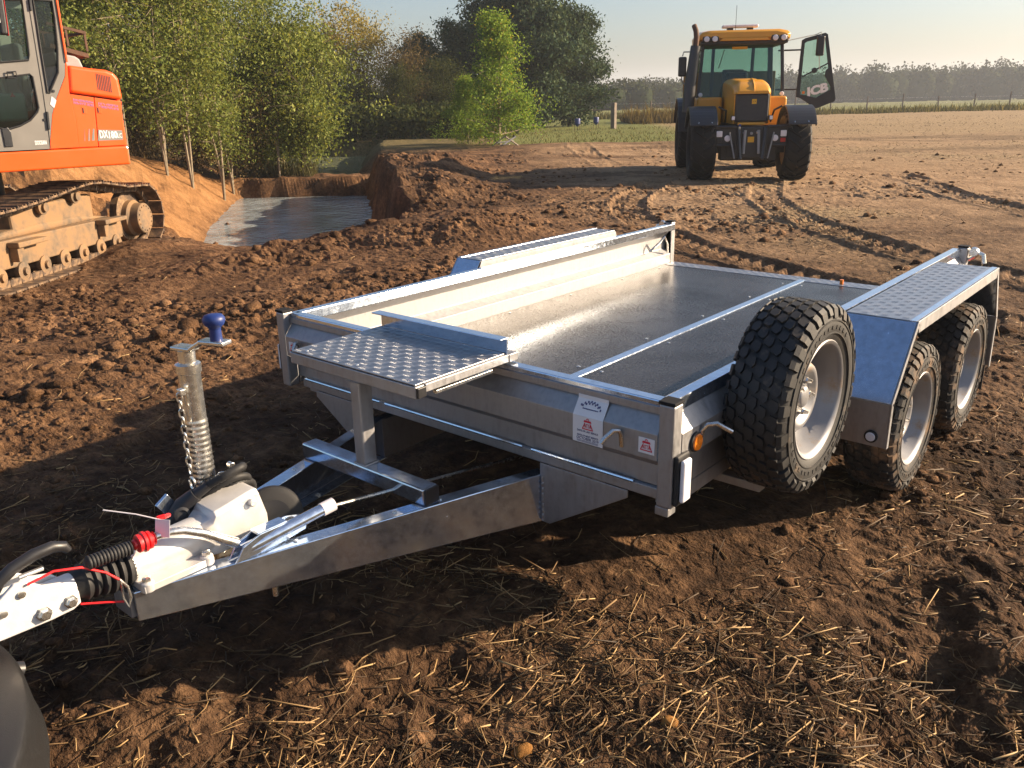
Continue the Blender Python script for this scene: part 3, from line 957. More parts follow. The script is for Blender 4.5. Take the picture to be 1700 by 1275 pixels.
# step table on its post
MB().box(-.315, .300, -.372, -.310, .404, .460).build('cross_bar', 'galv_smooth', T, .006)
MB().box(.3003, .3075, -.370, -.312, .406, .458).build('bar_end_cap', 'black_plastic', T, .002)
MB().box(-.027, .021, -.366, -.312, .4605, .752).build('table_post', 'galv', T, .006)
fr_ = MB()
fr_.box(-.318, .298, -.378, -.340, .756, .795)
fr_.build('table_front_rail', 'galv', T, .003)
MB().box(.2985, .308, -.376, -.342, .760, .792).build('rail_end_cap', 'black_plastic', T, .002)
for xx in (-.318, .266):
    MB().box(xx, xx + .036, -.339, .075, .770, .796).build('table_side_rail', 'galv', T, .002)
MB().box(.270, .285, -.28, -.02, .745, .756).build('rail_channel', 'zinc', T, .001)
tread_plate('table_plate', -.312, .293, -.374, .030, .8012, .033, 5)
for xx in (-.26, .0, .25):
    MB().lathe([(0, .004), (.005, .003), (.007, 0)], (xx, -.35, .8015), (0, 0, 1), 8).build('rivet', 'zinc', T)
fl = MB()
fl.box(-.318, .300, .034, .040, .797, .850)
fl.box(-.330, .304, .000, .040, .8502, .856)
fl.build('table_flange', 'galv_smooth', T, .002)
MB().box(.262, .305, .041, .085, .769, .797).build('table_bracket', 'galv', T, .003)

for (pts_) in ([(-.030, -.368, .462), (.024, -.368, .462), (.024, -.310, .462), (-.030, -.310, .462)], [(-.030, -.368, .752), (.024, -.368, .752), (.024, -.310, .752), (-.030, -.310, .752)]):
    q = []
    for a_, b_ in zip(pts_, pts_[1:] + pts_[:1]):
        q += [Vector(a_).lerp(Vector(b_), k / 8) for k in range(8)]
    MB().tube(q, [.0032 + .0012 * ((k * 7) % 4) / 3 for k in range(len(q))], 6, closed=True).build('weld_bead', 'galv', T, smooth=True)
# stickers: folded paper labels with print
stk = MB()
pr = [(.0405, .7165), (.0012, .6695), (.0012, .590)]
stk.sheet([(.0283, .728), (.0283, .7165), (-.0022, .6695), (-.0022, .582)], fyf, .597, .709, .0006)
sk = stk.build('service_label', 'white_paper', T)
XA, ZA = (1, 0, 0), (0, 0, 1)
SL = Vector((0, .0305, .047)).normalized()
def ln_on_slope(f):      # f 0..1 from lower edge
    return (.653, -.0022 + .0305 * f - .0004, .6695 + .047 * f + .0003)
def nt_logo(parent, cx, cz, w, y, up=(0, 0, 1), pos=None):
    """weight-shaped red emblem with the four letters"""
    U = Vector(up); O = Vector(pos) if pos else Vector((cx, y, cz))
    def P(a, b_): return O + Vector((1, 0, 0)) * a * w + U * b_ * w + Vector((1, 0, 0)).cross(U) * .0006
    g = MB()
    def slab(q):
        n = len(q); nn = Vector((1, 0, 0)).cross(U) * .0004
        vs = [P(*p) for p in q] + [P(*p) + nn for p in q]
        g.add(vs, [tuple(range(n)), tuple(range(n, 2 * n))[::-1]] + [(i, (i + 1) % n, n + (i + 1) % n, n + i) for i in range(n)])
    slab([(-.50, -.42), (.50, -.42), (.50, -.34), (-.50, -.34)])
    slab([(-.50, -.34), (-.42, -.34), (-.20, .14), (-.27, .14)])
    slab([(.42, -.34), (.50, -.34), (.27, .14), (.20, .14)])
    slab([(-.36, .18), (.36, .18), (.30, .34), (-.30, .34)])
    q = arc(0, .40, .12, -20, 200, 8) + arc(0, .40, .06, 200, -20, 8)
    slab(q)
    lg = g.build('emblem', 'red_print', parent)
    lettering('emblem_letters', 'NTTA', w * .46, 'red_print', parent, P(0, -.13), XA, tuple(U), width=w * .62)
    return lg
nt_logo(sk, .653, .645, .040, -.0026)
lettering('label_print', 'DATE OF LAST SERVICE', .0085, 'navy_print', sk, (.653, -.0027, .6210), XA, ZA, width=.078)
lettering('label_print', 'DATE OF NEXT SERVICE', .0085, 'navy_print', sk, (.653, -.0027, .6060), XA, ZA, width=.078)
lettering('label_print', 'OCTOBER 2019', .0125, 'navy_print', sk, (.653, -.0027, .5965), XA, ZA, width=.082)
for zz in (.5895, .5862):
    MB().box(.613, .693, -.0030, -.0024, zz - .0006, zz + .0006).build('label_print', 'navy_print', sk)
rb = MB()      # blue scroll emblem at the head of the label
for k in range(14):
    a = -1 + 2 * k / 13
    f_ = .62 + .26 * (1 - a * a) - (.10 if k % 2 else 0)
    p = Vector(ln_on_slope(f_)) + Vector((a * .036, -.0006, .0004))
    rb.obox(p, (.0022, 0, 0), SL * .0035, SL.cross(Vector((1, 0, 0))) * .0002)
for k in range(10):
    p = Vector(ln_on_slope(.44)) + Vector(((k - 4.5) * .0058, -.0006, .0004))
    rb.obox(p, (.002, 0, 0), SL * .0018, SL.cross(Vector((1, 0, 0))) * .0002)
rb.build('label_scroll', 'navy_print', sk)
s2 = MB().box(.835, .889, -.0014, .0003, .605, .653).build('round_weight_sticker', 'white_paper', T)
s2.name = 'emblem_sticker'
nt_logo(s2, .862, .630, .040, -.0016)
s3 = MB().box(-.875, -.825, -.0014, .0003, .600, .650).build('emblem_sticker', 'white_paper', T)
nt_logo(s3, -.850, .627, .038, -.0016)
# tie-down hooks
def hook(path):
    return MB().tube(path, .0075, 10).build('tie_hook', 'zinc', T, smooth=True)
hook([(.775, .002, .605), (.775, -.004, .645), (.773, -.012, .66), (.765, -.03, .662), (.750, -.055, .640), (.745, -.065, .628)])
hook([(-.80, .002, .60), (-.80, -.004, .645), (-.80, -.012, .66), (-.79, -.03, .662), (-.775, -.055, .640)])
hook([(W - .004, .155, .600), (W + .006, .160, .650), (W + .018, .168, .668), (W + .04, .185, .672), (W + .075, .215, .645)])
# inner lashing ring on the left wall
MB().tube([(-W + .03, L - .30, .60), (-W + .075, L - .24, .66), (-W + .085, L - .2, .695), (-W + .08, L - .15, .64), (-W + .06, L - .11, .575)], .007, 8).build('lashing_ring', 'zinc', T, smooth=True)
# lamps on the front corner
l1 = MB().box(W + .001, W + .016, .005, .075, ZB + .005, ZB + .165).build('marker_lamp', 'black_rubber', T, .012, seg=3)
MB().box(W + .0165, W + .032, .014, .062, ZB + .018, ZB + .152).build('lamp_lens', 'white_lens', l1, .013, seg=4)
l2 = MB().box(-W - .016, -W - .001, .005, .075, ZB + .045, ZB + .175).build('marker_lamp', 'black_rubber', T, .012, seg=3)
MB().box(-W - .034, -W - .0165, .010, .066, ZB + .055, ZB + .168).build('lamp_lens', 'white_lens', l2, .013, seg=4)
rf = MB().lathe([(.031, 0), (.031, .010), (.027, .012)], (W - .003, .128, .623), (1, 0, 0), 24).build('side_reflector', 'black_rubber', T, smooth=True)
MB().lathe([(.026, .0125), (.024, .017), (.0, .019)], (W - .003, .128, .623), (1, 0, 0), 24).build('reflector_lens', 'amber', rf, smooth=True)

# wheels -------------------------------------------------------------
def tyre_profile(Rt, rr, w):
    h = w / 2
    pr = [(rr - .004, -h * .80), (rr + .012, -h * .90), (rr + .035, -h * .985), ((rr + Rt) / 2, -h), (Rt - .035, -h * .95), (Rt - .014, -h * .86), (Rt - .003, -h * .70),
          (Rt, -h * .3), (Rt, h * .3), (Rt - .003, h * .70), (Rt - .014, h * .86), (Rt - .035, h * .95), ((rr + Rt) / 2, h), (rr + .035, h * .985), (rr + .012, h * .90), (rr - .004, h * .80)]
    return pr
def road_wheel(name, tyre_mat):
    """wheel in its own space: axis along x, outer face towards +x, centred on the tyre"""
    Rt, rr, w = .316, .189, .205
    root = bpy.data.objects.new(name, None); COL.objects.link(root); root.empty_display_size = .1
    ty = MB().lathe(tyre_profile(Rt - .009, rr, w), (0, 0, 0), (1, 0, 0), 72, cap=False).build('tyre', tyre_mat, root, smooth=True)
    g = MB(); nb = 40
    rows = [(-.074, .030), (-.042, .033), (-.008, .033), (.026, .033), (.060, .030)]
    for ri, (cx, cw) in enumerate([(-.066, .030), (-.033, .029), (0, .029), (.033, .029), (.066, .030)]):
        for k in range(nb):
            a0 = 2 * math.pi * (k + (.5 if ri % 2 else 0)) / nb
            hl = 2 * math.pi / nb * .43
            cx2 = cx + .0016 * ((k * 7 + ri * 3) % 3 - 1)
            base, topv = [], []
            for (u, v) in ((-1, -.55), (-.35, -1), (.55, -.9), (1, .5), (.4, 1), (-.6, .9)):
                a = a0 + u * hl
                x = cx2 + v * cw / 2
                drop = .010 * max(0, (abs(x) - .055) / .03) ** 1.5
                for lst, rad in ((base, Rt - .012 - drop), (topv, Rt - drop)):
                    lst.append((x, rad * math.cos(a), rad * math.sin(a)))
            g.add(base + topv, [(0, 1, 7, 6), (1, 2, 8, 7), (2, 3, 9, 8), (3, 4, 10, 9), (4, 5, 11, 10), (5, 0, 6, 11), (6, 7, 8, 9, 10, 11)])
    for side in (-1, 1):                                     # shoulder lugs
        for k in range(nb):
            a0 = 2 * math.pi * (k + .25) / nb; hl = 2 * math.pi / nb * (.36 if k % 2 else .27)
            q = [(.084, Rt - .005), (.0965, Rt - .016), (.1035, Rt - .046 if k % 2 else Rt - .034), (.095, Rt - .05), (.078, Rt - .02)]
            vs = []
            for a in (a0 - hl, a0 + hl):
                vs += [(side * x, rad * math.cos(a), rad * math.sin(a)) for x, rad in q]
            g.add(vs, [(0, 1, 6, 5), (1, 2, 7, 6), (2, 3, 8, 7), (3, 4, 9, 8), (4, 0, 5, 9), (0, 4, 3, 2, 1), (5, 6, 7, 8, 9)])
    tr = g.build('tread_blocks', tyre_mat, ty); tr['kind'] = 'stuff'
    sw = MB()                                                # raised rings on the sidewall
    for rad in (.222, .262):
        sw.lathe([(rad - .003, .1005), (rad - .002, .1032), (rad + .002, .1032), (rad + .003, .1005)], (0, 0, 0), (1, 0, 0), 64, cap=False)
    for k in range(30):
        a = 2 * math.pi * (k if k < 13 else k + 5) / 44
        rad = .240
        sw.obox((.1030, rad * math.cos(a), rad * math.sin(a)), (.0012, 0, 0), Vector((0, math.cos(a), math.sin(a))) * .006, Vector((0, -math.sin(a), math.cos(a))) * (.008 if k % 3 else .004))
    sw.build('sidewall_relief', tyre_mat, ty)
    rm = MB().lathe([(rr + .012, .088), (rr + .006, .094), (rr - .004, .090), (rr - .012, .078), (rr - .018, .040), (rr - .030, .026), (rr - .034, .006), (.143, -.004), (.134, .002),
                     (.122, .022), (.110, .040), (.100, .045), (.088, .042), (.074, .026), (.066, .024), (.040, .024), (.036, .040), (.028, .046), (0, .046)], (0, 0, 0), (1, 0, 0), 64, cap=False).build('rim', 'rim', root, smooth=True, angle=50)
    back = MB().lathe([(rr + .004, -.09), (rr - .012, -.07), (rr - .02, .02)], (0, 0, 0), (1, 0, 0), 48, cap=False).build('rim_barrel', 'rim', rm, smooth=True)
    for k in range(10):                                       # dark ventilation slots
        a = 2 * math.pi * (k + .5) / 10
        MB().obox((.014, .1285 * math.cos(a), .1285 * math.sin(a)), (.0045, 0, 0), Vector((-.35, math.cos(a), math.sin(a))).normalized() * .006, Vector((0, -math.sin(a), math.cos(a))) * .016).build('vent_slot', 'black_paint', rm)
    for k in range(5):
        a = 2 * math.pi * (k + .2) / 5
        MB().lathe([(.0125, 0), (.0125, .012), (.009, .017), (.006, .030), (0, .031)], (.024, .055 * math.cos(a), .055 * math.sin(a)), (1, 0, 0), 6).build('wheel_nut', 'zinc', rm)
    return root
XW = 1.2077 - .103
wh = road_wheel('wheel', 'tyre_muddy')
wh.parent = T; wh.location = (XW, 1.57, .312); wh.rotation_euler = (.4, 0, 0)
for (sx_, yy, rot) in ((1, 2.40, 1.1), (-1, 1.57, .2), (-1, 2.40, 2.)):
    c = copy_tree(wh, T); c.location = (sx_ * (XW if sx_ > 0 else XW - .035), yy, .312)
    c.rotation_euler = (rot, 0, 0) if sx_ > 0 else (rot, 0, math.pi)
sp = road_wheel('spare_wheel', 'tyre')
sp.parent = T; sp.location = (1.147 - .103, .6006, .658); sp.rotation_euler = (.9, 0, 0)
for yy in (1.57, 2.40):
    MB().bar((-XW + .12, yy, .31), (XW - .12, yy, .31), .06, .06).build('axle', 'galv', T, .004)
    for sg in (-1, 1):
        MB().lathe([(.11, -.03), (.11, .03), (.05, .04)], (sg * (XW - (.07 if sg > 0 else .105)), yy, .312), (sg, 0, 0), 24).build('brake_drum', 'black_paint', T, smooth=True)
        MB().bar((sg * .86, yy - .12, .36), (sg * .86, yy + .12, .36), .07, .09).build('suspension_arm', 'galv', T, .004)
MB().bar((.72, .505, .352), (1.01, .505, .352), .045, .03).build('spare_bracket', 'galv', T, .003)
MB().bar((.80, .505, .37), (.80, .505, .46), .04, .04).build('bracket_stay', 'galv', T, .003)
MB().bar((.90, .60, .658), (1.0, .60, .658), .12, .12).build('spare_mount', 'galv', T, .004)

# mudguards ------------------------------------------------------------
for sg in (1, -1):
    xi, xo = .955, (1.222 if sg > 0 else 1.125)
    ft = .786
    prof = [(1.085, .345), (1.085, .520), (1.285, ft), (2.555, ft), (2.705, .520), (2.725, .255)]
    g = MB()
    fn = (lambda a, z, w: (sg * w, a, z))
    # skin in separate sheets
    for i, nm in enumerate(('guard_front_plate', 'guard_slope_panel', None, 'guard_rear_slope', 'guard_rear_plate')):
        if nm is None:
            continue
        a, b_ = prof[i], prof[i + 1]
        d = (Vector(b_) - Vector(a)).normalized() * .0015
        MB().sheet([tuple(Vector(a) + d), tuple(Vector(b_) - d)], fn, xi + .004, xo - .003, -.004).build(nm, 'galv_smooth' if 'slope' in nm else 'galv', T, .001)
    # edge flange running round the outer side
    for i in range(5):
        a, b_ = Vector(prof[i]), Vector(prof[i + 1])
        t_ = (b_ - a).normalized(); nn = Vector((t_.y, -t_.x))
        hgt = .045 if i == 2 else .022
        nn = nn if (nn.x * (1.9 - a.x) + nn.y * (.4 - a.y)) > 0 else -nn
        q = [a, b_, b_ + nn * hgt, a + nn * hgt]
        if i == 2: q = [a + Vector((.001, .002)), b_ + Vector((-.001, .002)), b_ + Vector((-.02, -hgt)), a + Vector((.02, -hgt))]
        MB().prism([tuple(p) for p in q], fn, xo - .0025, xo + .004).build('guard_flange', 'galv', T, .001)
    inner = MB().prism([(1.09, .45), (1.285, ft - .006), (2.55, ft - .006), (2.70, .45)], fn, .951, .9535).build('guard_inner_plate', 'galv', T)
    x0, x1 = (xi + .002, xo - .03) if sg > 0 else (-xo + .03, -xi - .002)
    MB().box(min(sg * xi, sg * (xo - .004)), max(sg * xi, sg * (xo - .004)), 1.287, 2.553, ft - .006, ft - .0045).build('guard_top', 'galv', T)
    tread_plate('guard_tread_plate', x0, x1, 1.295, 2.548, ft + .001, .034, 3)
    MB().box(min(sg * (xo - .028), sg * (xo - .004)), max(sg * (xo - .028), sg * (xo - .004)), 1.287, 2.553, ft - .004, ft + .003).build('guard_edge_strip', 'galv_smooth', T, .001)
    if sg > 0:
        e_ = MB().lathe([(.024, 0), (.024, .006), (.018, .009)], (xo - .055, 1.0835, .385), (0, -1, 0), 24).build('guard_reflector', 'black_rubber', T, smooth=True)
        MB().lathe([(.0175, .0095), (.016, .012), (.004, .0125), (0, .013)], (xo - .055, 1.0835, .385), (0, -1, 0), 24).build('reflector_lens', 'white_lens', e_, smooth=True)
    MB().box(min(sg * .99, sg * (xo - .02)), max(sg * .99, sg * (xo - .02)), 2.735, 2.742, .12, .29).build('mud_flap', 'black_rubber', T, .002)
    # rear lamp cluster bracket
    MB().box(min(sg * .955, sg * 1.15), max(sg * .955, sg * 1.15), 2.95, 2.965, .38, .56).build('lamp_bracket', 'galv', T, .002)
    MB().box(min(sg * .97, sg * 1.14), max(sg * .97, sg * 1.14), 2.966, 2.995, .40, .54).build('rear_lamp', 'red_lens', T, .01)
    # tail latch
    lt = MB().tube([(sg * (W + .004), L - .02, .70), (sg * (W + .03), L - .02, .72), (sg * (W + .05), L - .03, .745), (sg * (W + .075), L - .03, .735), (sg * (W + .085), L - .03, .69)], .013, 10).build('tail_latch', 'zinc', T, smooth=True)
    MB().lathe([(.022, -.02), (.028, 0), (.022, .02)], (sg * (W + .03), L - .03, .748), (0, 1, 0), 14).build('latch_eye', 'zinc', lt, smooth=True)

# coupling ----------------------------------------------------------------
hs = MB()
secs = [(-.965, .044, .405, .498), (-.935, .056, .405, .512), (-.925, .058, .405, .530), (-.80, .058, .405, .552), (-.785, .056, .405, .548), (-.762, .050, .405, .47)]
vs = []
for (yy, hw, z0, z1) in secs:
    q = [(-hw, z0), (hw, z0), (hw, z1 - .012), (hw - .012, z1), (-hw + .012, z1), (-hw, z1 - .012)]
    vs += [(x, yy, z) for x, z in q]
fs = [(i * 6 + j, i * 6 + (j + 1) % 6, (i + 1) * 6 + (j + 1) % 6, (i + 1) * 6 + j) for i in range(len(secs) - 1) for j in range(6)]
fs += [tuple(range(6))[::-1], tuple(range(len(vs) - 6, len(vs)))]
hs.add(vs, fs)
hs.lathe([(.044, 0), (.050, .004), (.050, .02), (.054, .09), (.058, .19), (.058, .26)], (0, -1.165, .452), (0, 1, 0), 36)
hs.box(-.092, .092, -1.165, -.965, .4035, .424)
for xx in (-.078, .078):
    for yy in (-1.15, -.98):
        hs.lathe([(.018, 0), (.018, .024), (.015, .028)], (xx, yy, .404), (0, 0, 1), 16)
housing = hs.build('coupling_housing', 'cast', T, .005, smooth=True, seg=3, angle=28)
for xx in (-.078, .078):
    for yy in (-1.15, -.98):
        MB().lathe([(.012, 0), (.012, .010), (.006, .012)], (xx, yy, .4325), (0, 0, 1), 6).build('bolt', 'zinc', housing)
MB().lathe([(.012, 0), (.012, .012), (.008, .015)], (.0575, -.815, .520), (1, 0, 0), 16).build('pivot_pin', 'cast', housing, smooth=True)
for yy in (-1.03, -.88):
    MB().tube([(.075, yy, .30), (.075, yy, .325)], .009, 6).build('bolt', 'zinc', T)
MB().tube([(.105, -.80, .225), (.105, -.80, .275)], .009, 8).build('bolt', 'zinc', T)
# bellows and draw tube
bl = []
yb = -1.165
prof_b = [(.034, 0)]
for k in range(6):
    prof_b += [(.050 + .004 * math.sin(k), .004 + k * .021), (.052 + .004 * math.sin(k), .012 + k * .021), (.041, .018 + k * .021)]
prof_b += [(.036, .140), (.030, .142)]
MB().lathe(prof_b, (0, yb + .005, .452), (0, -1, .06), 32).build('rubber_bellows', 'black_rubber', T, smooth=True, angle=60)
MB().lathe([(.043, 0), (.050, .004), (.050, .014), (.043, .018)], (0, -1.152, .452), (0, -1, 0), 32).build('bellows_collar', 'black_rubber', T, smooth=True)
# ball hitch
hd = MB()
hd.lathe([(.030, 0), (.036, .02), (.036, .09), (.032, .10)], (0, -1.285, .460), (0, -1, 0), 20)
def outline(pts, x0, x1):
    hd.prism(pts, lambda a, z, w: (w, a, z), x0, x1)
outline([(-1.300, .428), (-1.300, .462), (-1.335, .500), (-1.375, .512), (-1.41, .540), (-1.435, .545), (-1.47, .520), (-1.50, .505), (-1.545, .49), (-1.565, .46), (-1.56, .425), (-1.48, .418), (-1.37, .415), (-1.32, .418)], .026, .040)
outline([(-1.300, .428), (-1.300, .462), (-1.335, .500), (-1.375, .512), (-1.41, .540), (-1.435, .545), (-1.47, .520), (-1.50, .505), (-1.545, .49), (-1.565, .46), (-1.56, .425), (-1.48, .418), (-1.37, .415), (-1.32, .418)], -.040, -.026)
hd.lathe([(.040, -.03), (.048, -.01), (.047, .02), (.034, .045), (.0, .055)], (0, -1.51, .455), (0, 0, 1), 24)
hd.prism([(-1.38, .43), (-1.38, .485), (-1.48, .50), (-1.48, .43)], lambda a, z, w: (w, a, z), -.025, .025)
head = hd.build('ball_hitch', 'hitch', T, .004, smooth=True, seg=3)
for (yy, zz, r_b) in ((-1.325, .445, .014), (-1.388, .443, .016)):
    MB().lathe([(r_b + .003, 0), (r_b + .003, .003), (r_b, .0035), (r_b, .012), (r_b * .7, .015)], (.0405, yy, zz), (1, 0, 0), 6 + 12 * 0).build('bolt', 'zinc', head)
for (yy, zz) in ((-1.425, .515), (-1.47, .485)):
    MB().lathe([(.009, 0), (.009, .005), (.006, .006)], (.0405, yy, zz), (1, 0, 0), 14).build('rivet', 'zinc', head, smooth=True)
MB().tube([(0, -1.47, .520), (0, -1.455, .545), (0, -1.42, .566), (0, -1.37, .580), (0, -1.325, .582), (0, -1.300, .572), (0, -1.292, .558)], [.012, .015, .015, .015, .015, .014, .010], 12).build('release_handle', 'black_plastic', head, smooth=True)
MB().tube([(.014, -1.415, .545), (.014, -1.36, .545)], .006, 8).build('indicator_pin', 'zinc', head, smooth=True)
# hand brake: bent silver lever, red button, black ribbed grip
lv = [(.100, -.900, .440), (.096, -.93, .462), (.086, -.98, .500), (.074, -1.03, .526), (.066, -1.06, .532), (.062, -1.10, .534)]
lever = MB().tube(lv, [.016, .015, .012, .011, .010, .010], 12).build('brake_lever', 'zinc', T, smooth=True)
gp = [(.006, 0)]
for k in range(13):
    gp += [(.0185, .002 + k * .0085), (.0185, .0055 + k * .0085), (.0155, .0075 + k * .0085)]
gp += [(.010, .115), (0, .116)]
MB().lathe(gp, (.060, -1.165, .531), (-.05, -1, .02), 20).build('grip_sleeve', 'black_rubber', lever, smooth=True, angle=60)
kb = [(.007, -.028), (.018, -.026)]
for k in range(5):
    a = -60 + k * 30
    kb += [(.026 * math.cos(R(a)) + .0015, .026 * math.sin(R(a)) - .003), (.026 * math.cos(R(a)) + .0015, .026 * math.sin(R(a)) + .004), (.026 * math.cos(R(a)) - .0025, .026 * math.sin(R(a)) + .007)]
kb += [(.012, .028), (0, .029)]
MB().lathe(kb, (.061, -1.132, .533), (-.05, -1, .02), 24).build('red_button', 'red', lever, smooth=True, angle=50)
MB().tube([(.035, -1.045, .565), (.045, -1.062, .570), (.038, -1.078, .566), (.022, -1.070, .562), (.026, -1.052, .562)], .006, 8, closed=True).build('red_ring', 'red', lever, smooth=True)
MB().obox((.075, -1.085, .556), Vector((.018, .01, 0)), Vector((0, .004, .024)), Vector((.0003, 0, .0))  + Vector((.0, .0006, 0))).build('paper_tag', 'white_paper', lever)
MB().tube([(.048, -1.072, .566), (.0, -1.115, .585), (-.06, -1.17, .60)], .0017, 6).build('cable_tie', 'strut_label', lever)
# zinc linkage plates and gas strut
lk = MB()
lk.prism([(-.935, .405), (-.905, .445), (-.85, .462), (-.74, .462), (-.69, .448), (-.70, .415), (-.80, .405)], lambda a, z, w: (w, a, z), .106, .112)
lk.prism([(-.935, .405), (-.905, .445), (-.85, .462), (-.74, .462), (-.69, .448), (-.70, .415), (-.80, .405)], lambda a, z, w: (w, a, z), .140, .146)
lk.box(.106, .146, -.86, -.76, .4625, .467)
lk.build('linkage_bracket', 'galv_smooth', T, .003)
st_ = MB().tube([(.126, -.90, .425), (.160, -.62, .462)], .0185, 16).build('gas_strut', 'galv_smooth', T, smooth=True)
MB().tube([(.1565, -.648, .4583), (.1615, -.607, .4637)], .0205, 16).build('strut_end', 'strut_label', st_, smooth=True)
MB().tube([(.16, -.62, .46), (.16, .3, .31), (.10, 1.5, .30)], .006, 8).build('brake_rod', 'zinc', T, smooth=True)
zb_ = MB()
zb_.prism([(-.865, .52), (-.862, .575), (-.84, .592), (-.80, .585), (-.785, .56), (-.80, .52)], lambda a, z, w: (w, a, z), -.052, -.046)
zb_.lathe([(.016, 0), (.016, .014), (.008, .016)], (-.045, -.822, .565), (1, 0, 0), 6)
zb_.lathe([(.010, 0), (.010, .02)], (-.06, -.80, .60), (1, 0, 0), 10)
zb_.build('clamp_plate', 'zinc', T, .002)
# breakaway cable
MB().tube([(.045, -1.41, .535), (.05, -1.35, .545), (.058, -1.29, .530), (.066, -1.24, .495), (.074, -1.215, .466)], .0032, 8).build('breakaway_cable', 'red', T, smooth=True)
MB().tube([(.030, -1.30, .42), (.045, -1.25, .405), (.07, -1.21, .398)], .003, 8).build('breakaway_cable', 'red', T, smooth=True)
MB().tube([(.074, -1.212, .463), (.080, -1.200, .440), (.082, -1.197, .41), (.080, -1.205, .385), (.072, -1.212, .41), (.070, -1.21, .44)], .0035, 8, closed=True).build('cable_clip', 'zinc', T, smooth=True)

# jockey wheel
JX, JY = -.112, -.853
jp = [(.030, .27), (.030, .50)]
z = .50
for k in range(15):
    jp += [(.0302, z), (.0320, z + .005), (.0320, z + .011), (.0302, z + .0155)]
    z += .0165
jp += [(.030, z + .004), (.0305, .860), (.031, .885), (.035, .888), (.035, .912), (.031, .915), (.024, .917), (.024, .952), (.0, .953)]
jk = MB().lathe(jp, (JX, JY, 0), (0, 0, 1), 28).build('jockey_tube', 'zinc', T, smooth=True, angle=45)
cr = MB()
cr.bar((JX - .035, JY - .01, .957), (JX + .03, JY + .008, .957), .044, .012)
cr.bar((JX + .026, JY + .006, .958), (JX + .062, JY + .022, .982), .038, .012)
cr.bar((JX + .058, JY + .020, .982), (JX + .135, JY + .05, .982), .042, .012)
cr.build('crank_arm', 'zinc', jk, .003)
MB().lathe([(.0165, 0), (.0155, .03), (.0165, .036), (.026, .044), (.030, .054), (.0295, .062), (.024, .070), (.012, .073), (0, .0735)], (JX + .103, JY + .038, .9882), (0, 0, 1), 24).build('crank_knob', 'blue', jk, smooth=True, angle=60)
MB().box(JX + .010, JX + .032, JY - .05, JY - .034, .835, .852).build('pin_lug', 'zinc', jk, .002)
for k in range(10):
    c0 = Vector((JX + .022 + .001 * k, JY - .050 - .0006 * k, .828 - .0235 * k))
    t_ = Vector((1, 0, 0)) if k % 2 else Vector((0, 1, 0)).lerp(Vector((1, 0, 0)), .35)
    t_.normalize()
    pth = []
    for i in range(14):
        a = 2 * math.pi * i / 14
        pth.append(c0 + t_ * .0068 * math.cos(a) + Vector((0, 0, 1)) * .0155 * math.sin(a))
    MB().tube(pth, .0024, 6, closed=True).build('chain_link', 'zinc', jk, smooth=True)
c0 = Vector((JX + .034, JY - .056, .575))
MB().tube([c0 + Vector((math.cos(a) * .014, 0, math.sin(a) * .018)) for a in [2 * math.pi * i / 16 for i in range(16)]], .0035, 6, closed=True).build('ring_pin', 'zinc', jk, smooth=True)
for s_g in (-1, 1):
    MB().tube([c0 + Vector((.003 * s_g, 0, -.016)), c0 + Vector((.009 * s_g + .004, 0, -.045)), c0 + Vector((.012 + .004 * s_g, .004, -.09)), c0 + Vector((.02, .006, -.125))], .0032, 6).build('ring_pin', 'zinc', jk, smooth=True)
MB().obox((JX + .045, JY, .47), (.03, 0, 0), (0, .035, 0), (0, 0, .05)).build('jockey_clamp', 'black_paint', T, .006)
jw = MB().lathe([(.02, -.028), (.070, -.028), (.088, -.020), (.092, 0), (.088, .020), (.070, .028), (.02, .028)], (-.075, -.665, .375), (.80, -.42, .30), 36).build('jockey_wheel', 'black_rubber', T, smooth=True)
MB().lathe([(.01, -.031), (.050, -.030), (.050, .030), (.01, .031)], (-.075, -.665, .375), (.80, -.42, .30), 24).build('wheel_hub', 'black_plastic', jw, smooth=True)
MB().bar((-.075, -.665, .375), (JX, JY, .30), .05, .02).build('wheel_fork', 'zinc', jw)
# electric lead, plug and holder
pl = MB().tube([(-.095, -.975, .470), (-.075, -.945, .520), (-.055, -.915, .548)], [.030, .028, .022], 14).build('plug_body', 'black_plastic', T, smooth=True)
MB().tube([(-.055, -.915, .548), (-.035, -.885, .572)], [.016, .014], 12).build('plug_neck', 'black_plastic', pl, smooth=True)
MB().lathe([(.022, 0), (.022, .008), (.014, .010), (.014, .004), (0, .004)], (-.056, -.965, .505), (1, -.3, .25), 20).build('plug_lid', 'black_plastic', pl, smooth=True)
def corr(path, r_, name):
    P = [Vector(p) for p in path]; out = []; rad = []
    n_ = 26
    for i in range(n_ * 2 + 1):
        u = i / (n_ * 2) * (len(P) - 1); k = min(int(u), len(P) - 2); f = u - k
        p0, p1, p2, p3 = P[max(k - 1, 0)], P[k], P[k + 1], P[min(k + 2, len(P) - 1)]
        out.append(.5 * ((2 * p1) + (p2 - p0) * f + (2 * p0 - 5 * p1 + 4 * p2 - p3) * f * f + (-p0 + 3 * p1 - 3 * p2 + p3) * f ** 3))
        rad.append(r_ if i % 2 else r_ * .84)
    return MB().tube(out, rad, 12).build(name, 'black_rubber', T, smooth=True, angle=70)
corr([(-.035, -.885, .572), (-.005, -.845, .596), (.000, -.80, .606), (-.03, -.78, .590), (-.07, -.80, .55), (-.09, -.82, .50)], .0135, 'cable_conduit')
corr([(-.09, -.93, .50), (-.05, -.875, .545), (-.02, -.81, .572), (-.035, -.76, .55), (-.08, -.76, .50)], .0125, 'cable_conduit')
corr([(-.10, -.92, .47), (-.06, -.86, .52), (-.03, -.80, .548), (-.05, -.74, .52), (-.10, -.72, .44)], .0125, 'cable_conduit')
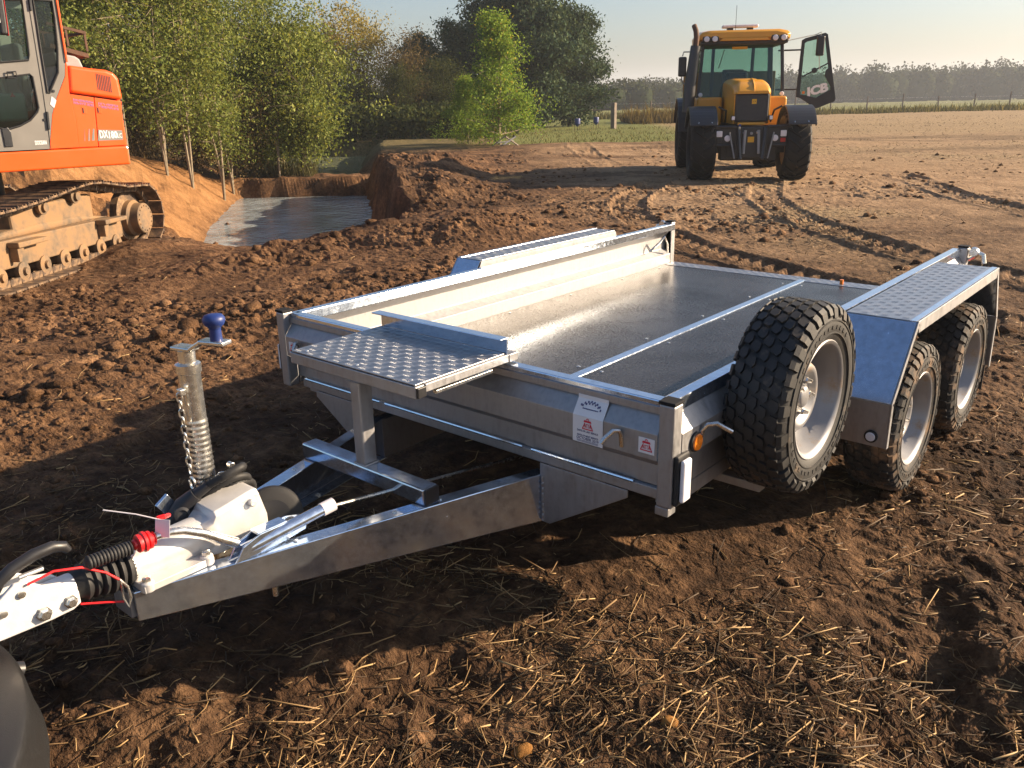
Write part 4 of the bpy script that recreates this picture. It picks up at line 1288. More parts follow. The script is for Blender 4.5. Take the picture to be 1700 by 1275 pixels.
MB().obox((-.105, -.975, .515), Vector((.006, 0, 0)), Vector((0, .018, .012)), Vector((0, -.02, .032))).build('plug_holder', 'galv_smooth', T, .002)

# towing vehicle: only the corner of its rear bumper comes into view ------------------
vh = thing('towing_vehicle', 'dark plastic rear bumper of the towing vehicle, cut off at the bottom left edge', 'vehicle', (0, -1.8, 0))
def bump_y(x):
    a = abs(x)
    return -1.468 - .75 * min(a, .6) ** 2 - .9 * max(0, a - .6)
xs_ = np.linspace(-.98, .98, 50)
vs = []
prof = [(-.34, .392), (-.105, .392), (-.098, .385), (-.022, .382), (-.007, .375), (0, .360), (.012, .252), (.018, .240), (.012, .228), (.004, .14), (-.03, .10), (-.34, .08)]
for x in xs_:
    for d_, z in prof:
        vs.append((x * (1 + .10 * d_), bump_y(x) + d_ + 1.8, z - .02 * abs(x) ** 2))
k = len(prof)
fs = [(i * k + j, (i + 1) * k + j, (i + 1) * k + (j + 1) % k, i * k + (j + 1) % k) for i in range(49) for j in range(k)]
fs += [tuple(range(k)), tuple(range(49 * k, 50 * k))[::-1]]
MB().add(vs, fs).build('bumper', 'bumper', vh, .004, smooth=True, seg=3, angle=40)
for j in range(2):
    MB().box(-.60, .10 - .03 * j, .195 - .05 * j, .215 - .05 * j, .386, .3965).build('step_groove', 'black_plastic', vh, .003)
MB().tube([(0, .35, .30), (0, .29, .33), (0, .288, .40)], .02, 14).build('tow_ball_neck', 'black_paint', vh, smooth=True)
MB().lathe([(.0, -.025), (.018, -.02), (.025, 0), (.018, .018), (0, .025)], (0, .29, .445), (0, 0, 1), 20).build('tow_ball', 'zinc', vh, smooth=True)
# ---------------------------------------------------------------- excavator
EZ = -.25
EX = thing('tracked_excavator', 'orange and grey tracked excavator with mud-caked tracks beside the dug pit', 'excavator', (EXC[0], EXC[1], EZ))
_ro = Vector((EXC[0], EXC[1], EZ))
HP = Vector((-7.943, 2.863, 0)); HF = Vector((-.09228, -.99573, 0)); HO = Vector((.99573, -.09228, 0))
def hc(f, i, z):
    return HP + HF * f - HO * i + Vector((0, 0, z)) - _ro
hfn = lambda f, z, i: tuple(hc(f, i, z))

def plate(name, outer, holes, fn, a, b_, mat, parent, bevel=0):
    """flat plate with window holes: 2-D curve filled, then mapped"""
    cu = bpy.data.curves.new('plate_tmp', 'CURVE'); cu.dimensions = '2D'; cu.fill_mode = 'BOTH'; cu.extrude = .5
    for pts in [outer] + holes:
        sp_ = cu.splines.new('POLY'); sp_.points.add(len(pts) - 1); sp_.use_cyclic_u = True
        for p, q in zip(sp_.points, pts): p.co = (q[0], q[1], 0, 1)
    t = bpy.data.objects.new('plate_tmp', cu); COL.objects.link(t)
    me = bpy.data.meshes.new_from_object(t.evaluated_get(bpy.context.evaluated_depsgraph_get()))
    bpy.data.objects.remove(t)
    for v in me.vertices:
        v.co = Vector(fn(v.co.x, v.co.y, a if v.co.z < 0 else b_))
    bm = bmesh.new(); bm.from_mesh(me); bmesh.ops.remove_doubles(bm, verts=bm.verts, dist=1e-5); bmesh.ops.recalc_face_normals(bm, faces=bm.faces); bm.to_mesh(me); bm.free()
    me.materials.clear(); me.materials.append(M[mat])
    o = bpy.data.objects.new(name, me); COL.objects.link(o); o.parent = parent
    if bevel:
        md = o.modifiers.new('bevel', 'BEVEL'); md.width = bevel; md.segments = 2; md.limit_method = 'ANGLE'; md.angle_limit = R(40)
    return o

def hbox(f0, f1, i0, i1, z0, z1):
    return MB().prism([(f0, z0), (f1, z0), (f1, z1), (f0, z1)], hfn, i0, i1)
hbox(-.03, 2.35, 0, 2.5, .94, 1.148).build('lower_frame_cover', 'orange', EX, .02, seg=3)
# hood and doors
MB().prism([(-.05, 1.65), (.505, 1.735), (.475, 2.022), (.25, 1.99), (.085, 1.975), (.0, 1.945), (-.045, 1.88), (-.055, 1.70)], hfn, -.005, 2.45).build('engine_hood', 'orange', EX, .035, seg=4)
dr = MB().prism([(-.022, 1.155), (.285, 1.155), (.262, 1.45), (.245, 1.685), (-.05, 1.635), (-.04, 1.60), (-.02, 1.26)], hfn, .03, .06).build('side_door', 'orange', EX, .006)
d2 = MB().prism([(.291, 1.155), (.500, 1.155), (.484, 1.445), (.500, 1.728), (.251, 1.686), (.268, 1.45)], hfn, .03, .06).build('side_door', 'orange', EX, .006)
hbox(.0, .55, .07, 2.4, 1.15, 1.75).build('engine_block', 'black_paint', EX)
hbox(-.05, -.005, .07, 2.4, 1.15, 1.75).build('counterweight', 'orange', EX, .01)
for dd, f0 in ((d2, .375), (dr, .215)):
    h_ = MB().prism([(f0 - .022, 1.51), (f0 + .022, 1.515), (f0 + .020, 1.585), (f0 - .024, 1.58)], hfn, .0265, .031).build('door_latch', 'orange', dd, .003)
    MB().prism([(f0 + .006, 1.52), (f0 + .018, 1.52), (f0 + .017, 1.575), (f0 + .005, 1.575)], hfn, .0245, .0275).build('latch_slot', 'black_paint', h_)
for k in range(9):
    f0 = .196 - k * .0175; dz = -.004 * k
    MB().prism([(f0, 1.765 + dz), (f0 + .009, 1.765 + dz), (f0 + .003, 1.935 + dz), (f0 - .006, 1.935 + dz)], hfn, -.0075, .003).build('vent_slit', 'black_paint', EX)
MB().prism([(.508, 1.157), (.491, 1.445), (.507, 1.735), (.480, 2.02), (.489, 2.06), (.494, 2.05), (.524, 1.90), (.652, 1.672), (.722, 1.512), (.813, 1.157)], hfn, .0, .9).build('side_cover', 'orange', EX, .012, seg=3)
# the cab
cab_outer = [(.818, 1.157), (.727, 1.515), (.657, 1.675), (.529, 1.905), (.499, 2.06), (.490, 2.49), (.494, 2.72), (1.95, 2.72), (2.12, 2.3), (2.15, 1.6), (2.05, 1.157)]
wins = [[(1.85, 2.62), (.815, 2.65), (.836, 2.24), (.846, 2.12), (.862, 2.065), (1.95, 1.96)],
        [(1.30, 1.872), (.875, 1.925), (.853, 1.90), (.850, 1.59), (.87, 1.545), (.955, 1.462), (1.06, 1.41), (1.20, 1.372), (1.28, 1.40)],
        [(.712, 2.655), (.716, 2.42), (.724, 2.21), (.735, 1.735), (.715, 1.735), (.590, 1.945), (.552, 2.19), (.528, 2.49), (.526, 2.655)]]
cb = plate('cab_side', cab_outer, wins, hfn, -.01, .04, 'cab_grey', EX, .008)
plate('cab_side', cab_outer, [wins[0], wins[2]], hfn, .96, 1.0, 'cab_grey', EX)
for w_, mt in zip(wins, ('glass', 'glass', 'glass_dark')):
    MB().prism([(a, z) for a, z in w_], hfn, .012, .018).build('window_pane', mt, cb)
    g = MB(); pp = [Vector(hc(a, -.012, z)) for a, z in w_]
    g.tube(pp, .011, 6, closed=True); g.build('window_seal', 'black_rubber', cb)
MB().prism([(.49, 2.722), (1.98, 2.722), (1.94, 2.79), (.55, 2.79)], hfn, -.02, 1.02).build('cab_roof', 'cab_grey', EX, .02)
hbox(.75, 2.1, .05, .95, 1.12, 1.17).build('cab_floor', 'black_paint', EX)
MB().bar(hc(.485, -.012, 2.05), hc(.476, -.012, 2.72), .02, .03, up=HO).build('cab_edge_trim', 'orange', EX, .004)
# inside
hbox(.90, 1.30, .30, .75, 1.45, 1.58).build('seat_cushion', 'seat', EX, .03)
hbox(.80, .92, .30, .75, 1.55, 2.25).build('seat_backrest', 'seat', EX, .04)
hbox(.92, 1.22, .12, .26, 1.45, 1.74).build('armrest_console', 'interior', EX, .03)
MB().tube([hc(1.10, .19, 1.72), hc(1.12, .18, 1.90)], .015, 8).build('joystick', 'interior', EX, smooth=True)
MB().prism([(1.02, 1.70), (1.07, 1.70), (1.045, 1.745)], hfn, .115, .12).build('red_mark', 'red', EX)
# door gap, hinges, handle, mirror
g = MB()
for a, b_ in (((.757, 2.69), (.775, 1.80)), ((.775, 1.80), (.792, 1.39)), ((.792, 1.39), (.806, 1.16))):
    g.bar(hc(a[0], -.011, a[1]), hc(b_[0], -.011, b_[1]), .004, .007, up=HO)
g.build('door_gap', 'black_rubber', cb)
for a, b_ in (((.776, 1.545), (.790, 1.36)), ((.742, 2.66), (.748, 2.55))):
    MB().bar(hc(a[0], -.022, a[1]), hc(b_[0], -.022, b_[1]), .022, .022, up=HO).build('door_hinge', 'black_paint', cb, .004)
MB().tube([hc(1.095, -.03, 1.885), hc(1.095, -.03, 1.945), hc(1.01, -.03, 1.95), hc(1.01, -.03, 1.89)], .007, 8, closed=True).build('door_handle', 'black_paint', cb)
MB().prism([(1.17, 1.20), (1.25, 1.20), (1.25, 1.38), (1.19, 1.40), (1.165, 1.35)], hfn, -.022, -.010).build('lock_recess', 'black_paint', cb, .005)
for p in ((.672, 1.755), (.815, 1.462)):
    MB().obox(hc(p[0], -.014, p[1]), HF * .012, Vector((0, 0, .012)), HO * .006).build('rubber_stop', 'black_paint', cb)
MB().prism([(1.02, 2.29), (.952, 2.29), (.925, 2.75), (1.00, 2.75)], lambda a, z, w: tuple(hc(a + .12, w, z)), -.26, -.16).build('mirror', 'black_plastic', EX, .02, seg=3)
MB().prism([(.950, 2.283), (.955, 2.285), (.93, 2.75), (.925, 2.75)], lambda a, z, w: tuple(hc(a + .12, w, z)), -.262, -.17).build('mirror_trim', 'red_lens', EX)
MB().tube([hc(1.14, -.27, 2.78), hc(1.14, -.275, 2.40)], .012, 8).build('mirror_arm', 'grey_part', EX, smooth=True)
MB().prism([(.70, 1.70), (.73, 1.62), (.695, 1.58), (.66, 1.66)], hfn, -.014, -.008).build('tape_patch', 'strut_label', cb)
# walkway frame on top and the grey hump
pf = MB()
for i in (.32, 1.1):
    pf.bar(hc(.52, i, 2.462), hc(.125, i, 2.375), .03, .03)
    pf.bar(hc(.52, i, 2.235), hc(.135, i, 2.135), .03, .045)
    for f0 in (.135, .33):
        pf.bar(hc(f0, i, 2.18 + (f0 - .135) * .25), hc(f0 + .0, i, 2.395 + (f0 - .135) * .2), .022, .022, up=HO)
pf.bar(hc(.13, .32, 2.375), hc(.13, 1.1, 2.375), .03, .03)
pf.bar(hc(.14, .32, 2.135), hc(.14, 1.1, 2.135), .03, .045)
o = pf.build('walkway_rail', 'rust', EX)
MB().add([hc(.52, .32, 2.225), hc(.14, .32, 2.128), hc(.14, 1.1, 2.128), hc(.52, 1.1, 2.225), hc(.52, .32, 2.215), hc(.14, .32, 2.118), hc(.14, 1.1, 2.118), hc(.52, 1.1, 2.215)],
         [(0, 1, 2, 3), (7, 6, 5, 4), (0, 4, 5, 1), (1, 5, 6, 2), (2, 6, 7, 3), (3, 7, 4, 0)]).build('walkway_floor', 'rust', EX)
hbox(.36, .47, .5, .62, 2.22, 2.37).build('tool_box', 'black_paint', EX)
MB().prism([(.52, 2.02), (.52, 2.165), (.30, 2.125), (.255, 2.095), (.225, 1.995)], hfn, .25, 1.5).build('filter_cover', 'grey_part', EX, .02, seg=3)
# lettering
nx = tuple(-HF); up = (0, 0, 1)
MB().prism([(.002, 1.217), (.283, 1.217), (.262, 1.338), (.0, 1.322)], hfn, .0275, .0285).build('number_band', 'grey_print', dr)
for k, f0 in enumerate((.300, .352, .404)):
    MB().prism([(f0 + .018, 1.222), (f0 + .050 - .012 * k, 1.222), (f0 + .018 - .008 * k, 1.350), (f0 + .001, 1.350)], hfn, .0275, .0285).build('stripe', 'grey_print', d2)
lettering('number', 'DX', .115, 'white_print', dr, hc(.212, .0265, 1.282), nx, up, width=.092, bold=.002)
lettering('number', '180', .105, 'white_print', dr, hc(.113, .0265, 1.272), nx, up, width=.095, bold=.002)
lettering('number', 'LC', .070, 'white_print', dr, hc(.034, .0265, 1.262), nx, up, width=.05)
lettering('maker_name', 'DOOSAN', .060, 'white_print', cb, hc(.894, -.0115, 1.226), nx, up, width=.115, bold=.0015)
rg = np.random.default_rng(77)
for dd, f0, f1, za, zb_ in ((d2, .265, .475, 1.62, 1.70), (dr, .0, .215, 1.575, 1.655)):
    g = MB()                                                  # two faded rows of small unreadable print
    nlet = 13
    for k in range(nlet):
        fc = f1 - (f1 - f0) * (k + .5) / nlet
        sl = (f1 - fc) / (f1 - f0) * .035
        for row in (0, 1):
            z0 = za - sl + .032 * (1 - row); 
            w_ = (f1 - f0) / nlet * .36
            for a, b_, c_, d_ in ((-w_, -w_ * .45, 0, .024), (w_ * .35, w_, 0, .024 * rg.uniform(.6, 1)), (-w_, w_, .010, .0145), (-w_, w_, .019, .024)):
                if rg.uniform() < .8:
                    g.prism([(fc + a, z0 + c_), (fc + b_, z0 + c_), (fc + b_, z0 + d_), (fc + a, z0 + d_)], hfn, .0275, .0285)
    o = g.build('faded_print', 'purple_print', dd); o['kind'] = 'stuff'
# boom, stick and bucket reach forward out of the picture
MB().prism([(1.95, 1.25), (2.3, 1.2), (4.3, 3.3), (6.2, 3.0), (6.3, 3.35), (4.2, 3.95), (3.8, 3.85)], hfn, 1.15, 1.5).build('boom', 'orange', EX, .02)
MB().prism([(6.0, 3.55), (6.35, 3.6), (6.9, 1.2), (6.7, 1.15), (6.05, 2.9)], hfn, 1.2, 1.45).build('dipper_arm', 'orange', EX, .02)
MB().prism([(6.6, 1.25), (7.0, 1.2), (7.25, .5), (6.9, .05), (6.3, .0), (6.2, .12), (6.65, .3), (6.8, .7)], hfn, .85, 1.8).build('bucket', 'rust', EX, .01)
# undercarriage
TP = Vector((-9.528, 3.533, 0)); TE = Vector((-.58541, .81074, 0)); TN = Vector((.81074, .58541, 0))
def tc_(e, off, z):
    return TP + TE * e + TN * off + Vector((0, 0, z))  - Vector((_ro.x, _ro.y, 0))
tfn = lambda e, z, off: tuple(tc_(e, off, z))
ctr = tc_(-1.65, -1.0, 0)
MB().lathe([(.36, .80), (.36, 1.19)], (ctr.x, ctr.y, 0), (0, 0, 1), 36).build('slew_ring', 'black_paint', EX, smooth=True)
MB().obox(ctr + Vector((0, 0, .62)), TE * .8, TN * 1.0, Vector((0, 0, .18))).build('centre_frame', 'mud_steel', EX, .03)
path = []
for a in np.linspace(90, -90, 13): path.append((-.02 + .40 * math.cos(R(a)), .42 + .40 * math.sin(R(a))))
path += [(-.6, .02), (-1.2, .02), (-1.8, .02), (-2.4, .02), (-2.9, .02)]
for a in np.linspace(-90, -270, 13): path.append((-3.3 + .40 * math.cos(R(a)), .42 + .40 * math.sin(R(a))))
path += [(-2.8, .835), (-2.3, .87), (-1.95, .905), (-1.6, .945), (-1.3, .962), (-1.05, .95), (-.75, .90), (-.4, .84)]
P = np.array(path + [path[0]]); seg = np.hypot(*np.diff(P, axis=0).T); acc = np.concatenate([[0], np.cumsum(seg)])
ns = 48
pos = []
for k in range(ns):
    u = acc[-1] * k / ns; i = np.searchsorted(acc, u, 'right') - 1; f = (u - acc[i]) / seg[i]
    u2 = (u + .04) % acc[-1]; i2 = np.searchsorted(acc, u2, 'right') - 1; f2 = (u2 - acc[i2]) / seg[i2]
    p = P[i] * (1 - f) + P[i + 1] * f; q = P[i2] * (1 - f2) + P[i2 + 1] * f2
    pos.append((p, (q - p) / np.hypot(*(q - p))))
pitch = acc[-1] / ns
g = MB()                                                      # shoe: x along travel, y across, z outwards
g.box(-pitch * .47, pitch * .47, -.30, .30, -.012, .010)
g.add([(-pitch * .40, -.30, .010), (-pitch * .30, -.30, .010), (-pitch * .33, -.30, .036), (-pitch * .37, -.30, .036), (-pitch * .40, .30, .010), (-pitch * .30, .30, .010), (-pitch * .33, .30, .036), (-pitch * .37, .30, .036)],
      [(0, 1, 2, 3), (7, 6, 5, 4), (0, 4, 5, 1), (1, 5, 6, 2), (2, 6, 7, 3), (3, 7, 4, 0)])
g.box(pitch * .02, pitch * .10, -.30, .30, .010, .026)
g.box(pitch * .32, pitch * .40, -.30, .30, .010, .026)
for yy in (-.12, .09):
    g.add([(-pitch * .52, yy, -.085), (pitch * .40, yy, -.085), (pitch * .52, yy, -.05), (pitch * .46, yy, -.012), (-pitch * .46, yy, -.012), (-pitch * .52, yy + .035, -.085), (pitch * .40, yy + .035, -.085), (pitch * .52, yy + .035, -.05), (pitch * .46, yy + .035, -.012), (-pitch * .46, yy + .035, -.012)],
          [(0, 1, 2, 3, 4), (9, 8, 7, 6, 5), (0, 5, 6, 1), (1, 6, 7, 2), (2, 7, 8, 3), (3, 8, 9, 4), (4, 9, 5, 0)])
shoe = g.build('track_shoe', 'track_steel', EX, .004)
first = True
for off in (-.0, -2.0):
    for (p, d) in pos:
        o = shoe if first else shoe.copy()
        if not first: COL.objects.link(o)
        first = False
        ex_ = (TE * d[0] + Vector((0, 0, d[1]))).normalized()
        ez_ = (TE * (-d[1]) + Vector((0, 0, d[0]))).normalized()
        ey_ = TN.copy()
        if ex_.cross(ey_).dot(ez_) < 0: ey_ = -ey_
        mt = Matrix((ex_, ey_, ez_)).transposed().to_4x4(); mt.translation = tc_(p[0], off, p[1])
        o.parent = EX; o.matrix_local = mt
for off in (0, -2.0):
    fr = MB().prism([(-.42, .19), (-.42, .40), (-.55, .47), (-3.0, .52), (-3.3, .45), (-3.3, .22)], tfn, off - .2, off + .10).build('track_frame', 'mud_steel', EX, .015)
    fm = MB().prism([(-.5, .47), (-1.2, .58), (-2.0, .60), (-2.8, .58), (-3.1, .50)], tfn, off - .22, off + .02).build('caked_mud', 'mud_steel', fr, .05, seg=3)
    for k in range(7):
        e0 = -.62 - k * .39
        MB().lathe([(.05, -.16), (.10, -.16), (.10, -.10), (.075, -.09), (.075, .06), (.10, .07), (.10, .12), (.045, .13), (.04, .16), (0, .16)], tc_(e0, off, .155), TN, 20).build('bottom_roller', 'mud_steel', EX, smooth=True)
    for e0, z0 in ((-1.96, .765), (-1.30, .815)):
        MB().lathe([(.05, -.2), (.065, -.2), (.065, .03), (.085, .04), (.085, .07), (.05, .08), (.05, .11), (0, .11)], tc_(e0, off, z0), TN, 20).build('carrier_roller', 'mud_steel', EX, smooth=True)
        MB().bar(tc_(e0, off - .1, .55), tc_(e0, off - .1, z0), .10, .08).build('roller_stand', 'mud_steel', EX, .01)
    g = MB().lathe([(.30, -.06), (.34, -.05), (.34, .05), (.30, .06)], tc_(-.02, off - .03, .42), TN, 22)
    g.build('sprocket', 'track_steel', EX)
    fd = MB().lathe([(.24, -.1), (.24, .10), (.205, .13), (.20, .235), (.19, .245), (0, .245)], tc_(-.04, off, .385), TN, 40).build('final_drive', 'mud_steel', EX, smooth=True)
    for k in range(16):
        a = 2 * math.pi * k / 16
        c0 = tc_(-.04, off + .247, .385) + TE * .165 * math.cos(a) + Vector((0, 0, .165 * math.sin(a)))
        MB().lathe([(.011, 0), (.011, .008), (0, .009)], c0, TN, 6).build('bolt', 'mud_steel', fd)
    MB().lathe([(.34, -.07), (.36, -.02), (.36, .04), (.34, .08), (.1, .09)], tc_(-3.3, off - .02, .42), TN, 32).build('front_idler', 'mud_steel', EX, smooth=True)
    for e0 in (-.72, -2.45):
        MB().prism([(e0 - .30, .43), (e0 + .22, .43), (e0 + .22, .48), (e0 - .30, .49)], tfn, off + .10, off + .24).build('step_bracket', 'mud_steel', EX, .012)
        MB().prism([(e0 - .28, .28), (e0 - .24, .28), (e0 - .16, .43), (e0 - .28, .43)], tfn, off + .10, off + .20).build('bracket_gusset', 'mud_steel', EX, .006)
# ---------------------------------------------------------------- tractor
TRX, TRY = -5.39, 13.69
ta = math.atan2(.557, .83)
tz = float(height(np.array([TRX]), np.array([TRY]), False)[0])
TR = thing('yellow_tractor', 'yellow tractor with black wings and its right-hand cab door swung open, facing us', 'tractor', (TRX, TRY, tz), ta)

def ag_tyre(cx, cy, Rt, w, name, parent):
    root = bpy.data.objects.new(name, None); COL.objects.link(root); root.parent = parent; root.empty_display_size = .1
    root.location = (cx, cy, Rt - .03)
    rr, h = Rt * .55, w / 2
    prof = [(rr, -h * .8), (rr + .03, -h * .92), ((rr + Rt) / 2, -h), (Rt - .10, -h * .93), (Rt - .055, -h * .8), (Rt - .045, -h * .4), (Rt - .04, 0), (Rt - .045, h * .4), (Rt - .055, h * .8), (Rt - .10, h * .93), ((rr + Rt) / 2, h), (rr + .03, h * .92), (rr, h * .8)]
    ty = MB().lathe(prof, (0, 0, 0), (1, 0, 0), 56, closed=True).build('tyre', 'tyre_tractor', root, smooth=True)
    n = 20
    for side in (-1, 1):
        for k in range(n):
            a0 = 2 * math.pi * (k + (.5 if side > 0 else 0)) / n
            g = MB(); vs = []
            steps = 6
            for q in range(steps + 1):
                u = q / steps
                x = side * (-.02 + u * (h * 1.0))
                a = a0 + (1 - u) * .30 * -1
                rt_ = Rt - (.045 * max(0, u - .75) / .25) ** 1 if u > .75 else Rt
                for da, rr_ in ((-.042, Rt - .075 - .03 * (u > .8)), (-.030, rt_), (.030, rt_), (.042, Rt - .075 - .03 * (u > .8))):
                    vs.append((x, rr_ * math.sin(a + da), rr_ * math.cos(a + da)))
            fs = []
            for q in range(steps):
                for j in range(3):
                    fs.append((q * 4 + j, q * 4 + j + 1, q * 4 + j + 5, q * 4 + j + 4))
            fs += [(0, 1, 2, 3), tuple(steps * 4 + j for j in (3, 2, 1, 0))]
            g.add(vs, fs).build('tread_lug', 'tyre_tractor', ty)
    MB().lathe([(rr + .02, -h * .75), (rr, -h * .6), (rr - .03, 0), (rr, h * .6), (rr + .02, h * .75), (rr + .005, h * .72), (rr - .05, h * .2), (.2, h * .15), (.15, h * .45), (0, h * .45)], (0, 0, 0), (1 if cx > 0 else -1, 0, 0), 40).build('rim', 'yellow_dull', root, smooth=True)
    return root
ag_tyre(-.86, 0, .63, .48, 'front_wheel', TR)
fr_w = ag_tyre(.86, 0, .63, .48, 'front_wheel', TR)
for sx_ in (-1, 1):
    ag_tyre(sx_ * .86, 2.95, .70, .52, 'rear_wheel', TR)
MB().bar((-.8, 0, .60), (.8, 0, .60), .2, .22).build('front_axle', 'black_paint', TR, .02)
MB().bar((-.8, 2.95, .66), (.8, 2.95, .66), .24, .24).build('rear_axle', 'black_paint', TR, .02)
MB().box(-.42, .42, -.25, 3.5, .42, .95).build('chassis', 'black_paint', TR, .02)
# bonnet, lofted
def loft(secs, name, mat, parent, bevel=0):
    vs = []; n = len(secs[0])
    for s_ in secs: vs += s_
    fs = [(i * n + j, i * n + (j + 1) % n, (i + 1) * n + (j + 1) % n, (i + 1) * n + j) for i in range(len(secs) - 1) for j in range(n)]
    fs += [tuple(range(n))[::-1], tuple(range((len(secs) - 1) * n, len(secs) * n))]
    return MB().add(vs, fs).build(name, mat, parent, bevel, smooth=True, angle=38)
def sec(y, hw, z0, z1, rnd):
    q = [(-hw, z0), (-hw, z1 - rnd)] + [(-hw + rnd * (1 - math.cos(a)), z1 - rnd + rnd * math.sin(a)) for a in np.linspace(.3, 1.57, 5)]
    q += [(x * -1, z) for x, z in q[::-1]]
    return [(x, y, z) for x, z in q]
loft([sec(-.20, .318, 1.02, 1.56, .09), sec(.0, .325, 1.02, 1.70, .14), sec(.25, .33, 1.02, 1.79, .16), sec(1.0, .34, 1.02, 1.84, .16), sec(1.42, .35, 1.02, 1.84, .14)], 'bonnet', 'yellow', TR)
loft([sec(-.36, .285, 1.555, 1.605, .035), sec(-.26, .33, 1.55, 1.69, .10), sec(-.08, .34, 1.55, 1.775, .16), sec(.12, .335, 1.55, 1.805, .16)], 'bonnet_nose', 'yellow', TR)
MB().tube([(.02, -.37, 1.585), (.02, -.27, 1.69), (.02, -.10, 1.775), (.02, .10, 1.815)], [.008, .018, .022, .02], 8).build('bonnet_crest', 'yellow', TR, smooth=True)
gr = MB().box(-.302, .302, -.325, -.20, 1.06, 1.552).build('grille', 'dark_grille', TR, .03, seg=3)
for sx_ in (-1, 1):
    MB().box(sx_ * .316 - .012, sx_ * .316 + .012, -.30, -.19, 1.03, 1.552).build('grille_surround', 'yellow', TR, .015)
    for k in range(8):
        zz = 1.10 + k * .052
    lb = MB().box(sx_ * .34 - .038, sx_ * .34 + .038, -.42, -.34, 1.09, 1.175).build('work_lamp', 'black_plastic', TR, .012)
    MB().box(sx_ * .34 - .028, sx_ * .34 + .028, -.427, -.4205, 1.10, 1.165).build('lamp_lens', 'white_lens', lb, .008)
MB().box(-.25, .25, -.33, -.22, 1.0, 1.052).build('grille_sill', 'yellow', TR, .015)
bd = MB().box(-.01, .075, -.3315, -.3255, 1.375, 1.46).build('badge', 'yellow_print', gr)
lettering('badge_letters', 'JCB', .040, 'black_plastic', bd, (.0325, -.3325, 1.417), (1, 0, 0), (0, 0, 1), width=.06)
# front linkage block
MB().box(-.30, .30, -.45, -.20, .42, .98).build('linkage_frame', 'black_paint', TR, .02)
MB().box(-.52, .52, -.22, .1, .36, .78).build('front_ballast', 'black_paint', TR, .02)
for sx_ in (-1, 1):
    MB().bar((sx_ * .25, -.50, .98), (sx_ * .20, -.62, .40), .05, .06).build('lift_arm', 'black_paint', TR, .01)
    MB().tube([(sx_ * .12, -.50, .92), (sx_ * .14, -.55, .50)], .028, 12).build('lift_ram', 'grey_part', TR, smooth=True)
    MB().tube([(sx_ * .40, -.50, .88), (sx_ * .30, -.58, .42)], .014, 10).build('check_rod', 'grey_part', TR, smooth=True)
    # guard loop with lamps
    x0, x1 = sx_ * .26, sx_ * .72
    lp = [(x0, -.48, .98), (x1 - sx_ * .08, -.48, .985), (x1 - sx_ * .02, -.48, .96), (x1, -.48, .90), (x1, -.48, .72), (x1 - sx_ * .03, -.48, .67), (x1 - sx_ * .09, -.48, .65), (x0 + sx_ * .1, -.48, .65)]
    gd = MB().tube(lp, .024, 10).build('guard_loop', 'black_paint', TR, smooth=True)
    MB().box(min(x0, x1) + .03, max(x0, x1) - .03, -.44, -.30, .66, .96).build('lamp_panel', 'black_plastic', TR, .01)
    hl = MB().box(sx_ * .58 - .055, sx_ * .58 + .055, -.475, -.445, .80, .91).build('headlamp', 'white_lens', TR, .012)
    MB().lathe([(.0, -.012), (.05, -.008), (.058, .004), (.05, .01)], (sx_ * .43, -.475, .775), (0, 1, 0), 20).build('oval_lamp', 'white_lens', TR, smooth=True)
    MB().box(sx_ * .58 - .05, sx_ * .58 + .05, -.47, -.442, .70, .775).build('indicator', 'red_lens' if sx_ > 0 else 'black_plastic', TR, .01)
    # wings over the front tyres
    inner, outer = sx_ * .63, sx_ * 1.12
    q0 = arc(0, .60, .72, 146, 28, 18); q1 = arc(0, .60, .745, 28, 146, 18)
    MB().prism(q0 + q1, lambda a, z, w: (w, a, z), min(inner, outer), max(inner, outer)).build('front_wing', 'dark_fender', TR, .012)
    q0 = arc(0, .60, .68, 146, 28, 18); q1 = arc(0, .60, .745, 28, 146, 18)
    MB().prism(q0 + q1, lambda a, z, w: (w, a, z), outer - .012, outer + .012).build('wing_lip', 'dark_fender', TR, .006)
    for xx in (.74, .98):
        MB().lathe([(.014, 0), (.014, .008), (0, .009)], (sx_ * xx, -.745 * math.cos(R(38)), .60 + .745 * math.sin(R(38))), (0, -math.cos(R(38)), math.sin(R(38))), 10).build('wing_bolt', 'zinc', TR)
    MB().tube([(sx_ * .42, .1, 1.05), (sx_ * .44, -.1, 1.26), (sx_ * .58, -.1, 1.33)], .02, 8).build('wing_stay', 'black_paint', TR, smooth=True)
    # rear wings
    q0 = arc(2.95, .66, .80, 170, 20, 14); q1 = arc(2.95, .66, .83, 20, 170, 14)
    MB().prism(q0 + q1, lambda a, z, w: (w, a, z), min(sx_ * .55, sx_ * 1.15), max(sx_ * .55, sx_ * 1.15)).build('rear_wing', 'dark_fender', TR, .012)
    # cab lower side
    MB().box(min(sx_ * .38, sx_ * .88), max(sx_ * .38, sx_ * .88), 1.05, 2.5, .95, 1.50).build('side_tank', 'yellow', TR, .05, seg=3)
yt = MB().box(-.06, .055, -.456, -.4505, .70, .80).build('warning_plate', 'yellow_print', TR)
for xx, zz, mt in ((-.13, .87, 'grey_part'), (.0, .86, 'grey_part'), (.11, .875, 'zinc'), (-.22, .88, 'blue'), (-.22, 1.0, 'blue')):
    MB().lathe([(.026, 0), (.026, .03), (.015, .035)], (xx, -.452, zz), (0, -1, 0), 12).build('hydraulic_coupler', mt, TR, smooth=True)
